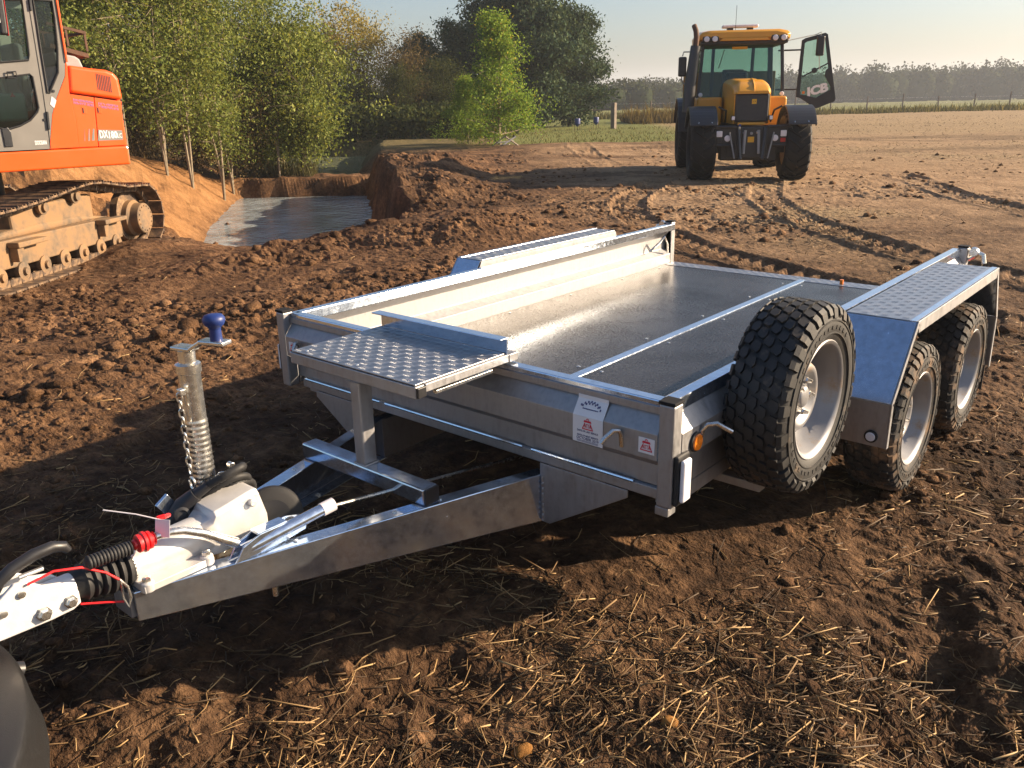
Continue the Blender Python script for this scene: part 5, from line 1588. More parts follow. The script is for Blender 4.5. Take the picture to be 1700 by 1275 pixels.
# cab: pillars, glass, roof
cz0, cz1 = 1.48, 2.50
cabx = lambda z: .86 - .08 * (z - cz0)
MB().box(-.86, .86, 1.38, 2.9, 1.44, 1.50).build('cab_base', 'black_paint', TR, .02)
MB().box(-.84, .84, 2.0, 2.88, .95, 1.44).build('cab_floor', 'black_paint', TR, .02)
for sx_ in (-1, 1):
    for (y0, y1, w_) in ((1.36, 1.46, .06), (2.85, 2.80, .10)):
        MB().bar((sx_ * .84, y0, cz0), (sx_ * .77, y1, cz1), w_, .07, up=(0, 1, 0)).build('cab_pillar', 'black_paint', TR, .01)
    MB().bar((sx_ * .42, 2.86, cz0), (sx_ * .42, 2.82, cz1), .07, .04, up=(0, 1, 0)).build('rear_pillar', 'black_paint', TR, .01)
    if sx_ < 0:
        MB().add([(-.845, 1.42, 1.5), (-.845, 2.82, 1.5), (-.775, 2.78, 2.48), (-.775, 1.48, 2.48), (-.839, 1.42, 1.5), (-.839, 2.82, 1.5), (-.769, 2.78, 2.48), (-.769, 1.48, 2.48)],
                 [(0, 1, 2, 3), (7, 6, 5, 4), (0, 4, 5, 1), (1, 5, 6, 2), (2, 6, 7, 3), (3, 7, 4, 0)]).build('side_window', 'glass', TR)
for nm, y0, y1 in (('windscreen', 1.375, 1.475), ('rear_window', 2.875, 2.825)):
    MB().add([(-.82, y0, 1.5), (.82, y0, 1.5), (.75, y1, 2.48), (-.75, y1, 2.48), (-.82, y0 + .006, 1.5), (.82, y0 + .006, 1.5), (.75, y1 + .006, 2.48), (-.75, y1 + .006, 2.48)],
             [(0, 1, 2, 3), (7, 6, 5, 4), (0, 4, 5, 1), (1, 5, 6, 2), (2, 6, 7, 3), (3, 7, 4, 0)]).build(nm, 'glass', TR)
# roof with front visor shape
def roof_sec(y, hw, z0, z1):
    q = [(-hw, z0), (-hw - .01, (z0 + z1) / 2), (-hw + .05, z1 - .03), (-hw + .2, z1), (hw - .2, z1), (hw - .05, z1 - .03), (hw + .01, (z0 + z1) / 2), (hw, z0)]
    return [(x, y, z) for x, z in q]
loft([roof_sec(1.16, .80, 2.60, 2.70), roof_sec(1.22, .87, 2.57, 2.745), roof_sec(1.6, .90, 2.54, 2.77), roof_sec(2.6, .90, 2.54, 2.77), roof_sec(3.0, .86, 2.55, 2.72)], 'cab_roof', 'yellow', TR, .01)
MB().box(-.82, .82, 1.36, 2.86, 2.475, 2.555).build('roof_frame', 'black_paint', TR, .015)
MB().box(-.84, .84, 1.20, 1.37, 2.485, 2.555).build('visor', 'black_paint', TR, .02)
MB().prism([(-.50, 2.545), (.50, 2.545), (.42, 2.60), (-.42, 2.60)], lambda a, z, w: (a, w, z), 1.135, 1.17).build('roof_lip', 'yellow', TR, .01)
for xx in (-.74, -.58, .58, .74):
    sd = 1 if xx > 0 else -1
    rl = MB().box(xx - .08, xx + .08, 1.14, 1.24, 2.53, 2.64).build('roof_lamp', 'black_plastic', TR, .03, seg=3)
    MB().lathe([(0, -.014), (.045, -.010), (.054, .002), (.05, .012)], (xx, 1.135, 2.585), (0, 1, 0), 20).build('lamp_lens', 'white_lens', rl, smooth=True)
bc = MB().box(-.36, .36, 1.9, 2.1, 2.83, 2.89).build('beacon_bar', 'strut_label', TR, .025, seg=3)
for xx in (-.2, .2):
    MB().box(xx - .06, xx + .06, 1.93, 2.07, 2.765, 2.8295).build('beacon_foot', 'black_paint', bc, .01)
MB().tube([(-.10, 1.9, 2.77), (-.10, 1.9, 3.25)], .005, 6).build('aerial', 'black_paint', TR)
# interior
MB().box(-.26, .26, 2.15, 2.6, 1.5, 1.75).build('seat_cushion', 'seat', TR, .05, seg=3)
MB().box(-.24, .24, 2.52, 2.66, 1.7, 2.05).build('seat_backrest', 'seat', TR, .05, seg=3)
MB().box(-.28, .16, 1.52, 1.78, 1.5, 1.975).build('dashboard', 'black_plastic', TR, .06, seg=3)
sw = [(.0 + .19 * math.cos(a), 1.86 + .07 * math.sin(a), 1.90 + .16 * math.sin(a) * .6) for a in [2 * math.pi * i / 24 for i in range(24)]]
MB().tube([Vector(p) + Vector((-.08, 0, 0)) for p in sw], .016, 8, closed=True).build('steering_wheel', 'black_plastic', TR, smooth=True)
MB().bar((-.08, 1.75, 1.6), (-.08, 1.86, 1.9), .06, .06).build('steering_column', 'black_plastic', TR)
MB().box(.35, .6, 1.9, 2.5, 1.5, 1.72).build('side_console', 'seat', TR, .03)
MB().box(.10, .16, 1.72, 1.76, 1.86, 2.0).build('screen', 'black_plastic', TR, .008)
MB().tube([(-.35, 1.44, 2.40), (-.45, 1.42, 2.05)], .008, 6).build('wiper_arm', 'black_plastic', TR)
MB().box(-.20, .10, 1.455, 1.4605, 2.40, 2.45).build('warning_strip', 'yellow_print', TR)
MB().box(-1.0, 1.0, 3.25, 3.3, 1.45, 2.02).build('rear_headboard', 'yellow_dull', TR, .01)
MB().box(-1.0, 1.0, 3.3, 4.0, .95, 1.42).build('rear_deck', 'yellow_dull', TR, .02)
# exhaust and mirrors
exh = MB().tube([(-1.06, .95, 1.22), (-1.04, .98, 1.7), (-.96, 1.02, 2.46)], [.115, .115, .095], 20).build('exhaust_stack', 'dark_fender', TR, smooth=True)
MB().tube([(-.96, 1.02, 2.46), (-.95, 1.02, 2.62), (-.965, 1.04, 2.74), (-1.0, 1.10, 2.84)], [.055, .055, .052, .05], 14).build('exhaust_tip', 'rust', exh, smooth=True)
MB().tube([(-.96, 1.12, 2.40), (-.80, 1.38, 2.40)], .02, 8).build('exhaust_clamp', 'zinc', exh)
MB().tube([(-.98, 1.1, 2.36), (-1.18, 1.1, 2.36), (-1.20, 1.1, 2.28)], .012, 8).build('mirror_arm', 'grey_part', TR, smooth=True)
MB().tube([(-1.20, 1.1, 1.90), (-1.19, 1.1, 1.80), (-1.08, 1.1, 1.72)], .012, 8).build('mirror_arm', 'grey_part', TR, smooth=True)
MB().box(-1.275, -1.115, 1.05, 1.13, 1.90, 2.27).build('mirror', 'black_plastic', TR, .03, seg=3)
for sx_ in (-1, 1):
    MB().lathe([(0, -.02), (.035, -.016), (.044, .0), (.038, .02), (0, .03)], (sx_ * .80, 1.25, 1.545), (0, 1, 0), 16).build('cab_lamp', 'white_lens', TR, smooth=True)
# the open door: black frame, glass, lettering
DX = .30
dfn = lambda a, z, w: (a + DX, w, z)
door_o = [(.93, 2.56), (1.00, 2.60), (1.375, 2.69), (1.43, 2.66), (1.70, 1.42), (1.68, 1.37), (1.33, 1.235), (1.26, 1.27), (.985, 1.45), (.90, 1.47)]
door_h = [(.99, 2.50), (1.03, 2.53), (1.35, 2.60), (1.385, 2.58), (1.50, 2.02), (1.455, 1.98), (1.44, 1.88), (1.50, 1.78), (1.58, 1.66), (1.575, 1.60), (1.30, 1.45), (.975, 1.52)]
door = plate('cab_door', door_o, [door_h], dfn, 1.86, 1.90, 'black_paint', TR, .006)
MB().prism(door_h, dfn, 1.876, 1.882).build('door_glass', 'glass', door)
MB().tube([(.99 + DX, 1.85, 1.86), (1.22 + DX, 1.85, 1.98), (1.50 + DX, 1.85, 2.12)], .014, 8).build('door_rail', 'black_paint', door, smooth=True)
MB().lathe([(0, -.02), (.05, -.015), (.055, .0), (.05, .015), (0, .02)], (1.22 + DX, 1.84, 1.98), (0, 1, 0), 16).build('rail_knob', 'black_plastic', door, smooth=True)
lettering('door_letters', 'JCB', .23, 'white_print', door, (1.32 + DX, 1.868, 1.60), (1, 0, .25), (-.10, 0, 1), width=.46, extrude=.001, bold=.012)
MB().prism([(1.36, 1.455), (1.50, 1.50), (1.495, 1.525), (1.355, 1.48)], dfn, 1.868, 1.8715).build('door_small_print', 'white_print', door)
MB().box(1.02 + DX, 1.07 + DX, 1.868, 1.8735, 1.53, 1.58).build('door_sticker', 'amber', door)
MB().tube([(1.27 + DX, 1.76, 2.62), (1.27 + DX, 1.75, 2.70), (1.20 + DX, 1.78, 2.66), (.88, 1.42, 2.54)], .009, 8).build('mirror_arm', 'grey_part', TR, smooth=True)
MB().box(1.19 + DX, 1.35 + DX, 1.70, 1.77, 2.25, 2.63).build('mirror', 'black_plastic', TR, .03, seg=3)
MB().tube([(1.27 + DX, 1.75, 2.25), (1.31 + DX, 1.80, 1.98)], .008, 6).build('mirror_stay', 'grey_part', TR)
for zz in (1.62, 2.38):
    MB().tube([(.80, 2.0, zz), (.95 + DX, 1.89, zz)], .016, 8).build('door_hinge', 'black_paint', door, smooth=True)
# ---------------------------------------------------------------- vegetation
def leaf_mat(name, stops, trans=.35, rough=.6):
    m = bpy.data.materials.new(name); m.use_nodes = True
    nt = m.node_tree; nt.nodes.clear()
    o = nt.nodes.new('ShaderNodeOutputMaterial'); mx = nt.nodes.new('ShaderNodeMixShader')
    d = nt.nodes.new('ShaderNodeBsdfDiffuse'); tl = nt.nodes.new('ShaderNodeBsdfTranslucent')
    at = nt.nodes.new('ShaderNodeAttribute'); at.attribute_name = 'tone'
    c = ramp(nt, at.outputs['Fac'], stops)
    nt.links.new(c, d.inputs['Color'])
    nt.links.new(mix_col(nt, 1., c, (1.25, 1.15, .55), 'MULTIPLY'), tl.inputs['Color'])
    mx.inputs[0].default_value = trans
    nt.links.new(d.outputs[0], mx.inputs[1]); nt.links.new(tl.outputs[0], mx.inputs[2])
    nt.links.new(mx.outputs[0], o.inputs['Surface'])
    M[name] = m
leaf_mat('willow_leaf', [(0, (.045, .068, .018)), (.5, (.15, .185, .050)), (1, (.30, .315, .10))])
leaf_mat('birch_leaf', [(0, (.065, .12, .022)), (.5, (.17, .27, .05)), (.9, (.30, .38, .085)), (1, (.36, .28, .06))])
leaf_mat('pine_needle', [(0, (.022, .040, .026)), (.5, (.055, .085, .050)), (1, (.11, .135, .07))], .15)
leaf_mat('dark_leaf', [(0, (.020, .030, .013)), (.5, (.048, .060, .024)), (1, (.095, .10, .040))], .3)
leaf_mat('golden_leaf', [(0, (.11, .095, .025)), (.5, (.28, .225, .055)), (1, (.42, .33, .09))])
leaf_mat('brown_leaf', [(0, (.055, .042, .022)), (.5, (.12, .088, .045)), (1, (.17, .135, .07))])
leaf_mat('far_leaf', [(0, (.022, .030, .016)), (.5, (.045, .055, .026)), (1, (.085, .085, .040))], .1)
leaf_mat('dry_grass', [(0, (.085, .058, .032)), (.5, (.19, .135, .075)), (1, (.30, .23, .13))], .3)
leaf_mat('weed_leaf', [(0, (.03, .034, .014)), (.5, (.085, .082, .034)), (1, (.19, .165, .08))], .3)
M['bark_pale'] = plain('pale_bark', (.22, .18, .125), .85, 0, .2, .3, 8, .2)
M['bark_dark'] = plain('dark_bark', (.075, .058, .042), .9, 0, .2, .3, 8, .2)

def leaves(P, size, seed, flat=.35, aspect=.5):
    """diamond leaves at points P"""
    rg = np.random.default_rng(seed); n = len(P)
    d = rg.normal(size=(n, 3)); d[:, 2] -= .25; d /= np.linalg.norm(d, axis=1, keepdims=True)
    a = rg.normal(size=(n, 3)); a -= d * (a * d).sum(1, keepdims=True); a /= np.linalg.norm(a, axis=1, keepdims=True)
    s = (size * rg.uniform(.6, 1.4, n))[:, None]
    w = s * aspect * .5
    V = np.stack([P, P + d * s * .5 + a * w, P + d * s, P + d * s * .5 - a * w], 1).reshape(-1, 3)
    F = np.arange(n * 4).reshape(-1, 4)
    return V, F

def grow(seed, H, crown, stems, base_r, first, droop=0., lean=0., nbr=16, spread=1., conical=0., full=0.):
    """skeleton: list of tubes and twig points"""
    rg = np.random.default_rng(seed)
    tubes = []; tips = []
    for si in range(stems):
        az = 2 * math.pi * si / max(1, stems) + rg.uniform(-.4, .4)
        out = (0 if stems == 1 else crown * rg.uniform(.15, .45))
        h = H * (1 if si == 0 else rg.uniform(.72, .98))
        pts = []
        K = 9
        ph = rg.uniform(0, 6, 4)
        for k in range(K + 1):
            u = k / K
            wob = .035 * H * u * (1 - u * .4)
            pts.append(Vector((math.cos(az) * out * u ** 1.2 + wob * math.sin(3.1 * u * 2 + ph[0]) + lean * u * u * H,
                               math.sin(az) * out * u ** 1.2 + wob * math.sin(2.7 * u * 2 + ph[1]), h * u)))
        r0 = base_r * (1 if stems == 1 else .7)
        tubes.append((pts, [max(.008, r0 * (1 - .9 * k / K)) for k in range(K + 1)]))
        for b in range(nbr):
            u = first + (1 - first) * (b + rg.uniform(0, 1)) / nbr
            k = min(int(u * K), K - 1); f = u * K - k
            p0 = pts[k].lerp(pts[k + 1], f)
            prof = (1 - u) if conical else math.sin(math.pi * min(1, max(.08, (u - first * .6) / (1.05 - first * .6)))) ** .6
            if full: prof = (1.0 - .62 * u ** 1.4) * (.55 + .45 * min(1, u / .25))
            L_ = crown * (conical * prof + .12 if conical else prof) * rg.uniform(.6, 1.15) * spread
            a = rg.uniform(0, 2 * math.pi)
            up_ = rg.uniform(.25, .9) if not conical else rg.uniform(.1, .55)
            d = Vector((math.cos(a), math.sin(a), up_)).normalized()
            bp_ = [p0]
            for q in range(1, 5):
                v = q / 4
                bp_.append(p0 + d * L_ * v + Vector((rg.normal(0, .05), rg.normal(0, .05), rg.normal(0, .04) - droop * L_ * v * v)) * 1)
            tubes.append((bp_, [max(.004, r0 * .34 * (1 - u * .6) * (1 - q / 5)) for q in range(5)]))
            for q in range(1, 5):
                for _ in range(2):
                    dd = Vector((rg.normal(), rg.normal(), rg.normal() * .6)) * L_ * .22
                    tip = bp_[q] + dd
                    tips.append((bp_[q], tip, L_))
    return tubes, tips

def make_tree(name, seed, H, crown, nleaf, lsize, leaf, bark, stems=1, base_r=.09, first=.3, clump=.20, **kw):
    tubes, tips = grow(seed, H, crown, stems, base_r, first, **kw)
    root = bpy.data.objects.new(name, None); COL.objects.link(root); root.empty_display_size = .4
    g = MB()
    for pts, rad in tubes:
        g.tube(pts, rad, 6 if rad[0] > .03 else 4, cap=False)
    for a, b_, L_ in tips[::2]:
        g.tube([a, b_], [.006, .003], 3, cap=False)
    g.build('trunk', bark, root, smooth=True)
    rg = np.random.default_rng(seed + 99)
    A = np.array([t[0][:] for t in tips]); B = np.array([t[1][:] for t in tips])
    # leaves gather in clumps of uneven size along the twigs
    wgt = rg.gamma(.5, 1., len(A)); wgt /= wgt.sum()
    idx = rg.choice(len(A), nleaf, p=wgt)
    u = rg.uniform(.1, 1.15, nleaf)[:, None]
    P = A[idx] * (1 - u) + B[idx] * u + rg.normal(0, clump, (nleaf, 3)) * np.array([1, 1, .75])
    P = P[P[:, 2] > .05]
    V, F = leaves(P, lsize, seed + 5)
    tone_c = rg.uniform(-.22, .22, len(A))[idx][:len(P)]
    tone = np.clip(rg.normal(.5, .22, len(P)) + tone_c + .10 * (P[:, 2] / H - .5), 0, 1)
    T4 = np.repeat(tone, 4)
    raw_mesh('crown', V, F, leaf, root, attr={'tone': np.stack([T4, T4, T4, np.ones_like(T4)], -1)})
    return root

def pxs(px, t):
    return (px - 850) / 1404.29 * (.947 * t + .45) 
def plant(root, px, t, scale=1., rot=0., dz=0., sz=1.):
    x, y = st_xy(pxs(px, t), t)
    z = float(height(np.array([x]), np.array([y]), False)[0])
    root.location = (x, y, z - .05 + dz); root.rotation_euler = (0, 0, rot); root.scale = (scale, scale, scale * sz)
    return root

def far_copy(src, **k):
    return plant(copy_tree(src), **k)
GT = 'slender young trees on the sandy bank'
slim = [make_tree('slender_tree', 1000 + i, 6.2, 1.6, 14000, .08, 'willow_leaf', 'bark_pale', stems=st, base_r=.05, first=.22, clump=.28, nbr=19, droop=.05) for i, st in enumerate((3, 2, 4))]
spots = [(0, 148, 22.5, 1.0, .3, 'slender pale-stemmed tree rising straight above the rear of the excavator'),
         (1, 222, 20.3, 1.02, 1.7, 'slender tree with crooked pale trunk just right of the excavator'),
         (2, 283, 21.3, 1.0, 3.1, 'tall multi-stemmed slender tree second right of the excavator'),
         (0, 322, 21.8, 1.08, 4.4, 'straight pale-trunked slender tree at the head of the orange bank'),
         (1, 372, 23.0, 1.0, .9, 'slender leafy tree left of the bushy willow'),
         (2, 388, 24.6, .92, 2.2, 'slender multi-stemmed tree directly behind the left half of the willow'),
         (0, 468, 25.6, .84, 5.2, 'slender tree rising above the bushy willow')]
for k, (i, px, t, sc, ro, lab) in enumerate(spots):
    first_use = k < 3 and i == k
    o = slim[i] if first_use else copy_tree(slim[i])
    plant(o, px, t, sc, ro); tag(o, lab, 'tree', GT)
wil = make_tree('bushy_willow', 1100, 4.0, 1.75, 22000, .085, 'willow_leaf', 'bark_dark', stems=6, base_r=.06, first=.16, clump=.24, nbr=15, lean=.06, droop=.08)
tag(plant(wil, 508, 26.2, 1.15, -.2), 'broad bushy willow overhanging the dug pit from its left bank', 'tree')
wil2 = copy_tree(wil); tag(plant(wil2, 424, 26.7, .85, 2.2), 'lower willow bush tucked behind the bushy willow on its left side', 'tree')
sh = make_tree('brown_shrub', 1200, 3.0, 1.5, 9000, .08, 'brown_leaf', 'bark_dark', stems=5, base_r=.05, first=.08, clump=.3, nbr=12)
tag(plant(sh, 165, 23.5, 1.05, 0), 'brownish shrub behind the engine hood of the excavator', 'shrub', 'brown shrubs in the thicket')
for px, t, sc, ro, lab in ((250, 23.5, .9, 1.2, 'brownish shrub among the pale trunks right of the excavator'), (330, 24.5, .95, 2.9, 'brownish shrub in the middle of the thicket above the orange bank'), (395, 25.2, .85, 4.2, 'brownish shrub left of the bushy willow'), (95, 25, 1.1, 5, 'brownish shrub behind the excavator cab')):
    tag(far_copy(sh, px=px, t=t, scale=sc, rot=ro), lab, 'shrub', 'brown shrubs in the thicket')
dk = make_tree('dark_tree', 1300, 5.6, 2.3, 15000, .12, 'dark_leaf', 'bark_dark', stems=2, base_r=.13, first=.08, clump=.34, nbr=20)
tag(plant(dk, 215, 29, 1.0, .4), 'dark dense tree closing the gap behind the slender trees, on the left', 'tree')
for px, t, sc, ro, lab in ((330, 30, .95, 2, 'dark dense tree in the middle of the thicket behind the orange bank'),
                           (440, 33, .9, 4, 'dark dense tree behind the bushy willow'),
                           (60, 28, 1.1, 1, 'dark tree seen over the cab of the excavator'),
                           (600, 40, .46, 5.5, 'low dark tree at the far end of the pond, below the golden trees'),
                           (668, 40, .52, 2.5, 'low dark tree beside the far end of the pond, right of the golden trees'),
                           (742, 41, .56, 3.5, 'low dark tree left of the bright young birch')):
    tag(far_copy(dk, px=px, t=t, scale=sc, rot=ro), lab, 'tree', 'dark trees behind the thicket and pond')
gd = make_tree('golden_tree', 1400, 5.3, 1.9, 11000, .12, 'golden_leaf', 'bark_dark', stems=2, base_r=.10, first=.25, clump=.34, nbr=16)
tag(plant(gd, 563, 45, 1.02, .2), 'yellowing round tree, left of the two behind the pond', 'tree', 'golden trees behind the pond')
g2 = copy_tree(gd); tag(plant(g2, 618, 46, .95, 2.0), 'yellowing round tree, right of the two behind the pond', 'tree', 'golden trees behind the pond')
br = make_tree('brown_tree', 1500, 4.3, 1.6, 8000, .10, 'brown_leaf', 'bark_dark', stems=2, base_r=.08, first=.2, clump=.3, nbr=16)
tag(plant(br, 688, 43, 1.0, .5), 'thin brownish tree between the golden trees and the birch', 'tree')
pn = make_tree('pine_tree', 1600, 7.2, 3.3, 34000, .20, 'pine_needle', 'bark_dark', stems=1, base_r=.20, first=.04, clump=.34, nbr=60, droop=.08, full=1)
tag(plant(pn, 893, 46.5, 1.0, .3), 'large dark pine standing behind the bright birch', 'tree', 'dark pines by the field')
for px, t, sc, ro, lab in ((955, 48, .78, 2.2, 'right-hand dark pine leaning towards the hazy far wood'), (772, 47, .68, 4.0, 'smaller dark pine left of the large pine'), (712, 49, .62, 5.1, 'leftmost dark pine above the thin brown tree'),
                           (835, 50, .92, 1.1, 'dark pine peeping over the tip of the birch')):
    tag(far_copy(pn, px=px, t=t, scale=sc, rot=ro), lab, 'tree', 'dark pines by the field')
bi = make_tree('young_birch', 1700, 4.0, 1.75, 19000, .085, 'birch_leaf', 'bark_pale', stems=1, base_r=.07, first=.05, clump=.19, nbr=52, conical=.92)
tag(plant(bi, 838, 29.6, 1.0, .8), 'bright yellow-green young birch shaped like a cone at the field edge', 'tree')
b2 = copy_tree(bi); tag(plant(b2, 785, 31, .55, 2.4), 'small green birch bush at the left foot of the bright birch', 'shrub')

def blades(name, x, y, hgt, wid, mat, seed, label, cat, lean=.3):
    rg = np.random.default_rng(seed); n = len(x)
    z = height(x, y, False) - .02
    a = rg.uniform(0, 2 * math.pi, n)
    c = np.stack([x, y, z], -1); sd = np.stack([np.cos(a), np.sin(a), np.zeros(n)], -1) * (wid * .5)[:, None]
    top = np.stack([rg.normal(0, lean, n), rg.normal(0, lean, n), np.ones(n)], -1) * hgt[:, None]
    V = np.stack([c - sd, c + sd, c + top * .6 + sd * .8, c + top + sd * .1, c + top * .6 - sd * .8], 1).reshape(-1, 3)
    F = np.arange(n * 5).reshape(-1, 5)
    t = np.repeat(rg.uniform(0, 1, n), 5)
    o = raw_mesh(name, V, F, mat, attr={'tone': np.stack([t, t, t, np.ones_like(t)], -1)})
    return tag(o, label, cat, kind='stuff')
rg = np.random.default_rng(9)
n = 9000
s1 = rg.uniform(-16, -6.6, n); t1 = rg.uniform(17.5, 29, n)
sdb1 = poly_sd(s1, t1, BANK)
ok = (sdb1 < -2.2) & (rg.uniform(size=n) < .75)
x, y = st_xy(s1[ok], t1[ok])
blades('dry_grass', x, y, rg.uniform(.25, .85, len(x)), rg.uniform(.008, .02, len(x)), 'dry_grass', 31, 'tall dead grass and brambles under the trees on the bank', 'dry grass')
n = 2500
s1 = rg.uniform(-8.6, -5.8, n); t1 = rg.uniform(25.7, 27.2, n); x, y = st_xy(s1, t1)
blades('pond_reeds', x, y, rg.uniform(.15, .6, n), rg.uniform(.008, .02, n), 'weed_leaf', 32, 'dry reeds on the earth bar between pit and pond', 'reeds')
n = 15000
s1 = rg.uniform(6, 75, n); t1 = 64 + rg.normal(0, .9, n) + .02 * (s1 - 20); x, y = st_xy(s1, t1)
blades('hedge_weeds', x, y, np.abs(rg.normal(.22, .16, n)) + .06, rg.uniform(.03, .10, n), 'weed_leaf', 33, 'ragged strip of tall dead weeds along the field fence', 'weeds')
n = 1800
s1 = rg.uniform(.5, 8, n); t1 = rg.uniform(29, 44, n); x, y = st_xy(s1, t1)
blades('grass_tufts', x, y, rg.uniform(.05, .16, n), rg.uniform(.01, .03, n), 'weed_leaf', 34, 'short grass on the green strip below the pines', 'grass', .5)
n = 3500
s1 = rg.uniform(7.0, 13.5, n); t1 = rg.normal(52, 1.2, n); x, y = st_xy(s1, t1)
blades('bramble_strip', x, y, np.abs(rg.normal(.40, .3, n)) + .1, rg.uniform(.03, .08, n), 'brown_leaf', 35, 'dry brown scrub beside the wooden gate post', 'scrub')

n = 16000
s1 = rg.uniform(-11, .5, n); t1 = rg.uniform(36.8, 42, n); x, y = st_xy(s1, t1)
topz = 1.25 + .55 * fbm(x * .7, y * .7, 3, 88)
V, F = leaves(np.stack([x, y, height(x, y, False) + rg.uniform(0, 1, n) ** .8 * topz], -1), np.full(n, .17), 36, aspect=.7)
tn = np.repeat(np.clip(rg.normal(.45, .25, n), 0, 1), 4)
tag(raw_mesh('undergrowth', V, F, 'dark_leaf', attr={'tone': np.stack([tn, tn, tn, np.ones_like(tn)], -1)}), 'dark undergrowth beneath the trees beyond the pond', 'undergrowth', kind='stuff')
# far wood: reads as one mass
rg = np.random.default_rng(12)
PP = []; SS = []; CV = []; CF = []; nc_ = 0
for k in range(150):
    px = 380 + k * 11.2 + rg.uniform(-6, 6)
    t = (255 if k % 2 else 222) + rg.uniform(-10, 10)
    if px < 1180: t -= 60
    if 1010 < px < 1075: t -= 25
    s = pxs(px, t); x, y = st_xy(s, t)
    z0 = float(height(np.array([x]), np.array([y]), False)[0])
    hh = (6.9 + 2.3 * np.clip((px - 1000) / 600, 0, 1)) * rg.uniform(.85, 1.12) * (t / 240)
    rx = rg.uniform(2.6, 4.2) * t / 240
    m_ = 620
    v = rg.normal(size=(m_, 3)); v /= np.linalg.norm(v, axis=1, keepdims=True)
    rad = rg.uniform(.72, 1.06, m_) * (1 + .22 * np.sin(3 * v[:, 0] + k) * np.sin(4 * v[:, 1] + 2 * k) + .15 * np.sin(7 * v[:, 2] + k))
    q = v * rad[:, None] * np.array([rx, rx, hh * .5]) + np.array([x, y, z0 + hh * .5])
    core = IV2 * (1 + .18 * np.sin(5 * IV2[:, :1] + k) * np.sin(6 * IV2[:, 1:2] + 2 * k)) * np.array([rx * .9, rx * .9, hh * .46]) + np.array([x, y, z0 + hh * .42])
    CV.append(core); CF.append(IF2 + nc_); nc_ += len(core)
    PP.append(q); SS.append(np.full(m_, .62 * t / 240))
PP = np.concatenate(PP); SS = np.concatenate(SS)
V, F = leaves(PP, SS, 44, aspect=.8)
tn = np.repeat(np.clip(np.random.default_rng(3).normal(.5, .25, len(PP)), 0, 1), 4)
CV = np.concatenate(CV); CF = np.concatenate(CF)
tn = np.concatenate([tn, np.full(len(CV), .25)])
F = np.concatenate([F[:, [0, 1, 2]], F[:, [0, 2, 3]], CF + len(V)]); V = np.concatenate([V, CV])
tag(raw_mesh('far_wood', V, F, 'far_leaf', attr={'tone': np.stack([tn, tn, tn, np.ones_like(tn)], -1)}), 'hazy blue-grey wood along the horizon beyond the field', 'wood', kind='stuff')

# ---------------------------------------------------------------- field furniture
def gz1(x, y): return float(height(np.array([x]), np.array([y]), False)[0])
fx0, fy0 = st_xy(8, 66.2)
fence = thing('wire_fence', 'post and wire fence behind the weeds along the far edge of the field', 'fence', (fx0, fy0, gz1(fx0, fy0)))
pts = []
for k in range(24):
    s = 8 + k * 2.7; x, y = st_xy(s, 66.2 + .02 * (s - 20)); z = gz1(x, y)
    hp = 1.15 + .12 * ((k * 7) % 3 - 1)
    MB().tube([(x - fx0, y - fy0, z - .1 - gz1(fx0, fy0)), (x - fx0 + .03 * ((k * 5) % 3 - 1), y - fy0, z + hp - gz1(fx0, fy0))], [.06, .05], 7).build('fence_post', 'wood_post', fence)
    pts.append((x - fx0, y - fy0, z - gz1(fx0, fy0)))
for hz in (.55, .95):
    MB().tube([(p[0], p[1], p[2] + hz) for p in pts], .008, 4).build('fence_wire', 'zinc', fence)
t0 = 43.5; x, y = st_xy(pxs(1027, t0), t0)
gp_ = thing('gate_post', 'stout weathered wooden gate post at the field corner with rail to the left', 'post', (x, y, gz1(x, y)))
MB().box(-.11, .11, -.11, .11, -.1, 1.22).build('post', 'wood_post', gp_, .02)
MB().bar((-.1 * RT[0], -.1 * RT[1], .92), (-1.05 * RT[0], -1.05 * RT[1], .88), .05, .07).build('rail', 'wood_post', gp_, .01)
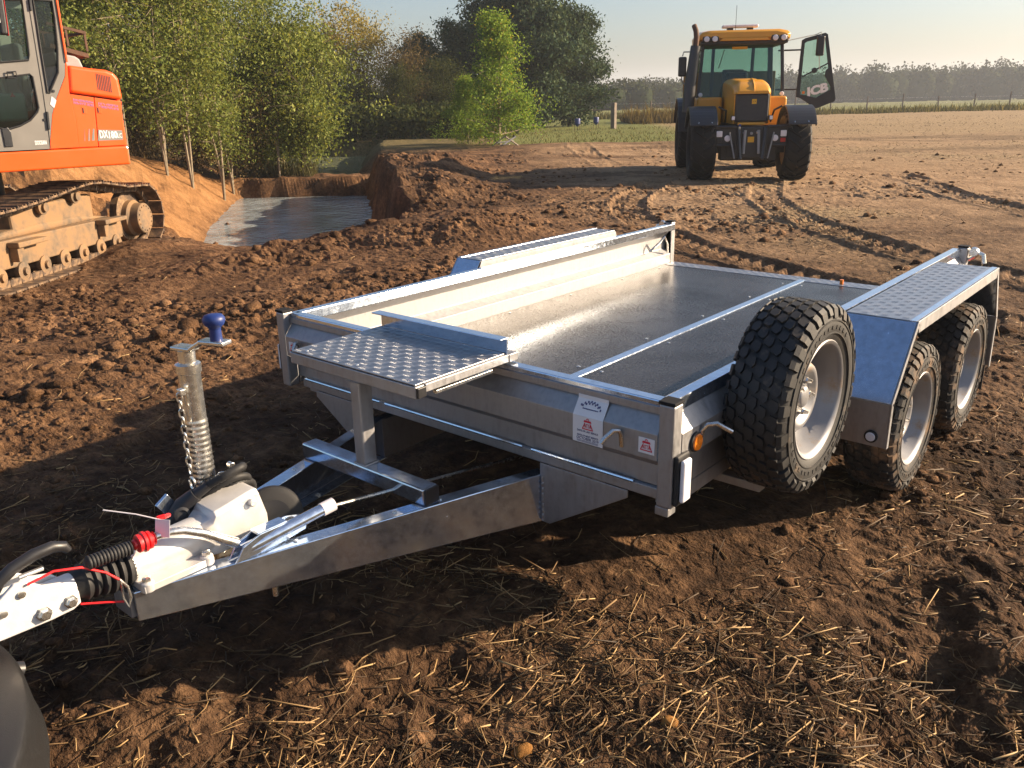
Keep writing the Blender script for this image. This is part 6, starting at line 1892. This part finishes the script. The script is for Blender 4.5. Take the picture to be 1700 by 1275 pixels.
for px, t0, lab in ((967, 42.5, 'blue drum feeder on thin legs, the nearer and left of two'), (998, 44.5, 'blue drum feeder on thin legs, right of two beside the gate post')):
    x, y = st_xy(pxs(px, t0), t0)
    dm = thing('drum_feeder', lab, 'feeder', (x, y, gz1(x, y)), 0, 'blue feeders under the pines'); dm.scale = (.78,) * 3
    MB().lathe([(0, .22), (.06, .24), (.17, .36), (.18, .40), (.172, .42), (.18, .50), (.172, .52), (.18, .66), (.16, .70), (0, .71)], (0, 0, 0), (0, 0, 1), 20).build('drum', 'blue', dm, smooth=True)
    for a in (0, 2.1, 4.2):
        MB().tube([(.20 * math.cos(a), .20 * math.sin(a), -.05), (.165 * math.cos(a), .165 * math.sin(a), .55)], .014, 6).build('leg', 'rust', dm)
x, y = st_xy(pxs(846, 28.2), 28.2)
pile = thing('debris_pile', 'small heap of pale broken boards at the foot of the bright birch', 'debris', (x, y, gz1(x, y)), -YAW)
for k, (a, b_, w_) in enumerate((((-.40, 0, .02), (.05, .05, .34), .12), ((-.10, -.1, .02), (.35, 0, .30), .10), ((.02, .1, .30), (.42, -.12, .03), .09), ((-.30, .15, .1), (.30, .2, .16), .14), ((-.15, -.2, .05), (.15, -.25, .07), .2))):
    MB().bar(a, b_, w_, .025).build('board', 'strut_label' if k % 2 else 'wood_post', pile)
# two ochre lumps lying in the foreground straw, and a mud plug by the excavator track
def lump(name, x, y, size, mat, label, seed, sq=1.):
    V, F = clod_cloud(np.array([x]), np.array([y]), np.array([size]), IV2, IF2, seed)
    V[:, 2] += size * .25
    o = raw_mesh(name, V, F, mat, smooth=False)
    return tag(o, label, 'clod')
M['ochre'] = plain('ochre_clay', (.26, .125, .038), .95, 0, .1, .45, 60, 1.)
lump('clay_lump', 1.148, -.322, .019, 'ochre', 'upright ochre clay lump lying in the straw, the right of two', 501)
lump('clay_lump', .912, -.635, .020, 'ochre', 'flat ochre clay lump lying in the straw at the bottom edge, the left of two', 502)

# ---------------------------------------------------------------- haze
m = bpy.data.materials.new('haze'); m.use_nodes = True
nt = m.node_tree; nt.nodes.clear()
o = nt.nodes.new('ShaderNodeOutputMaterial'); v = nt.nodes.new('ShaderNodeVolumePrincipled')
v.inputs['Color'].default_value = (.80, .85, .92, 1)
v.inputs['Density'].default_value = .0008
v.inputs['Anisotropy'].default_value = .25
nt.links.new(v.outputs[0], o.inputs['Volume'])
M['haze'] = m
tag(MB().box(-1320, 1320, -1320, 1320, -7, 32).build('haze', 'haze'), kind='stuff')
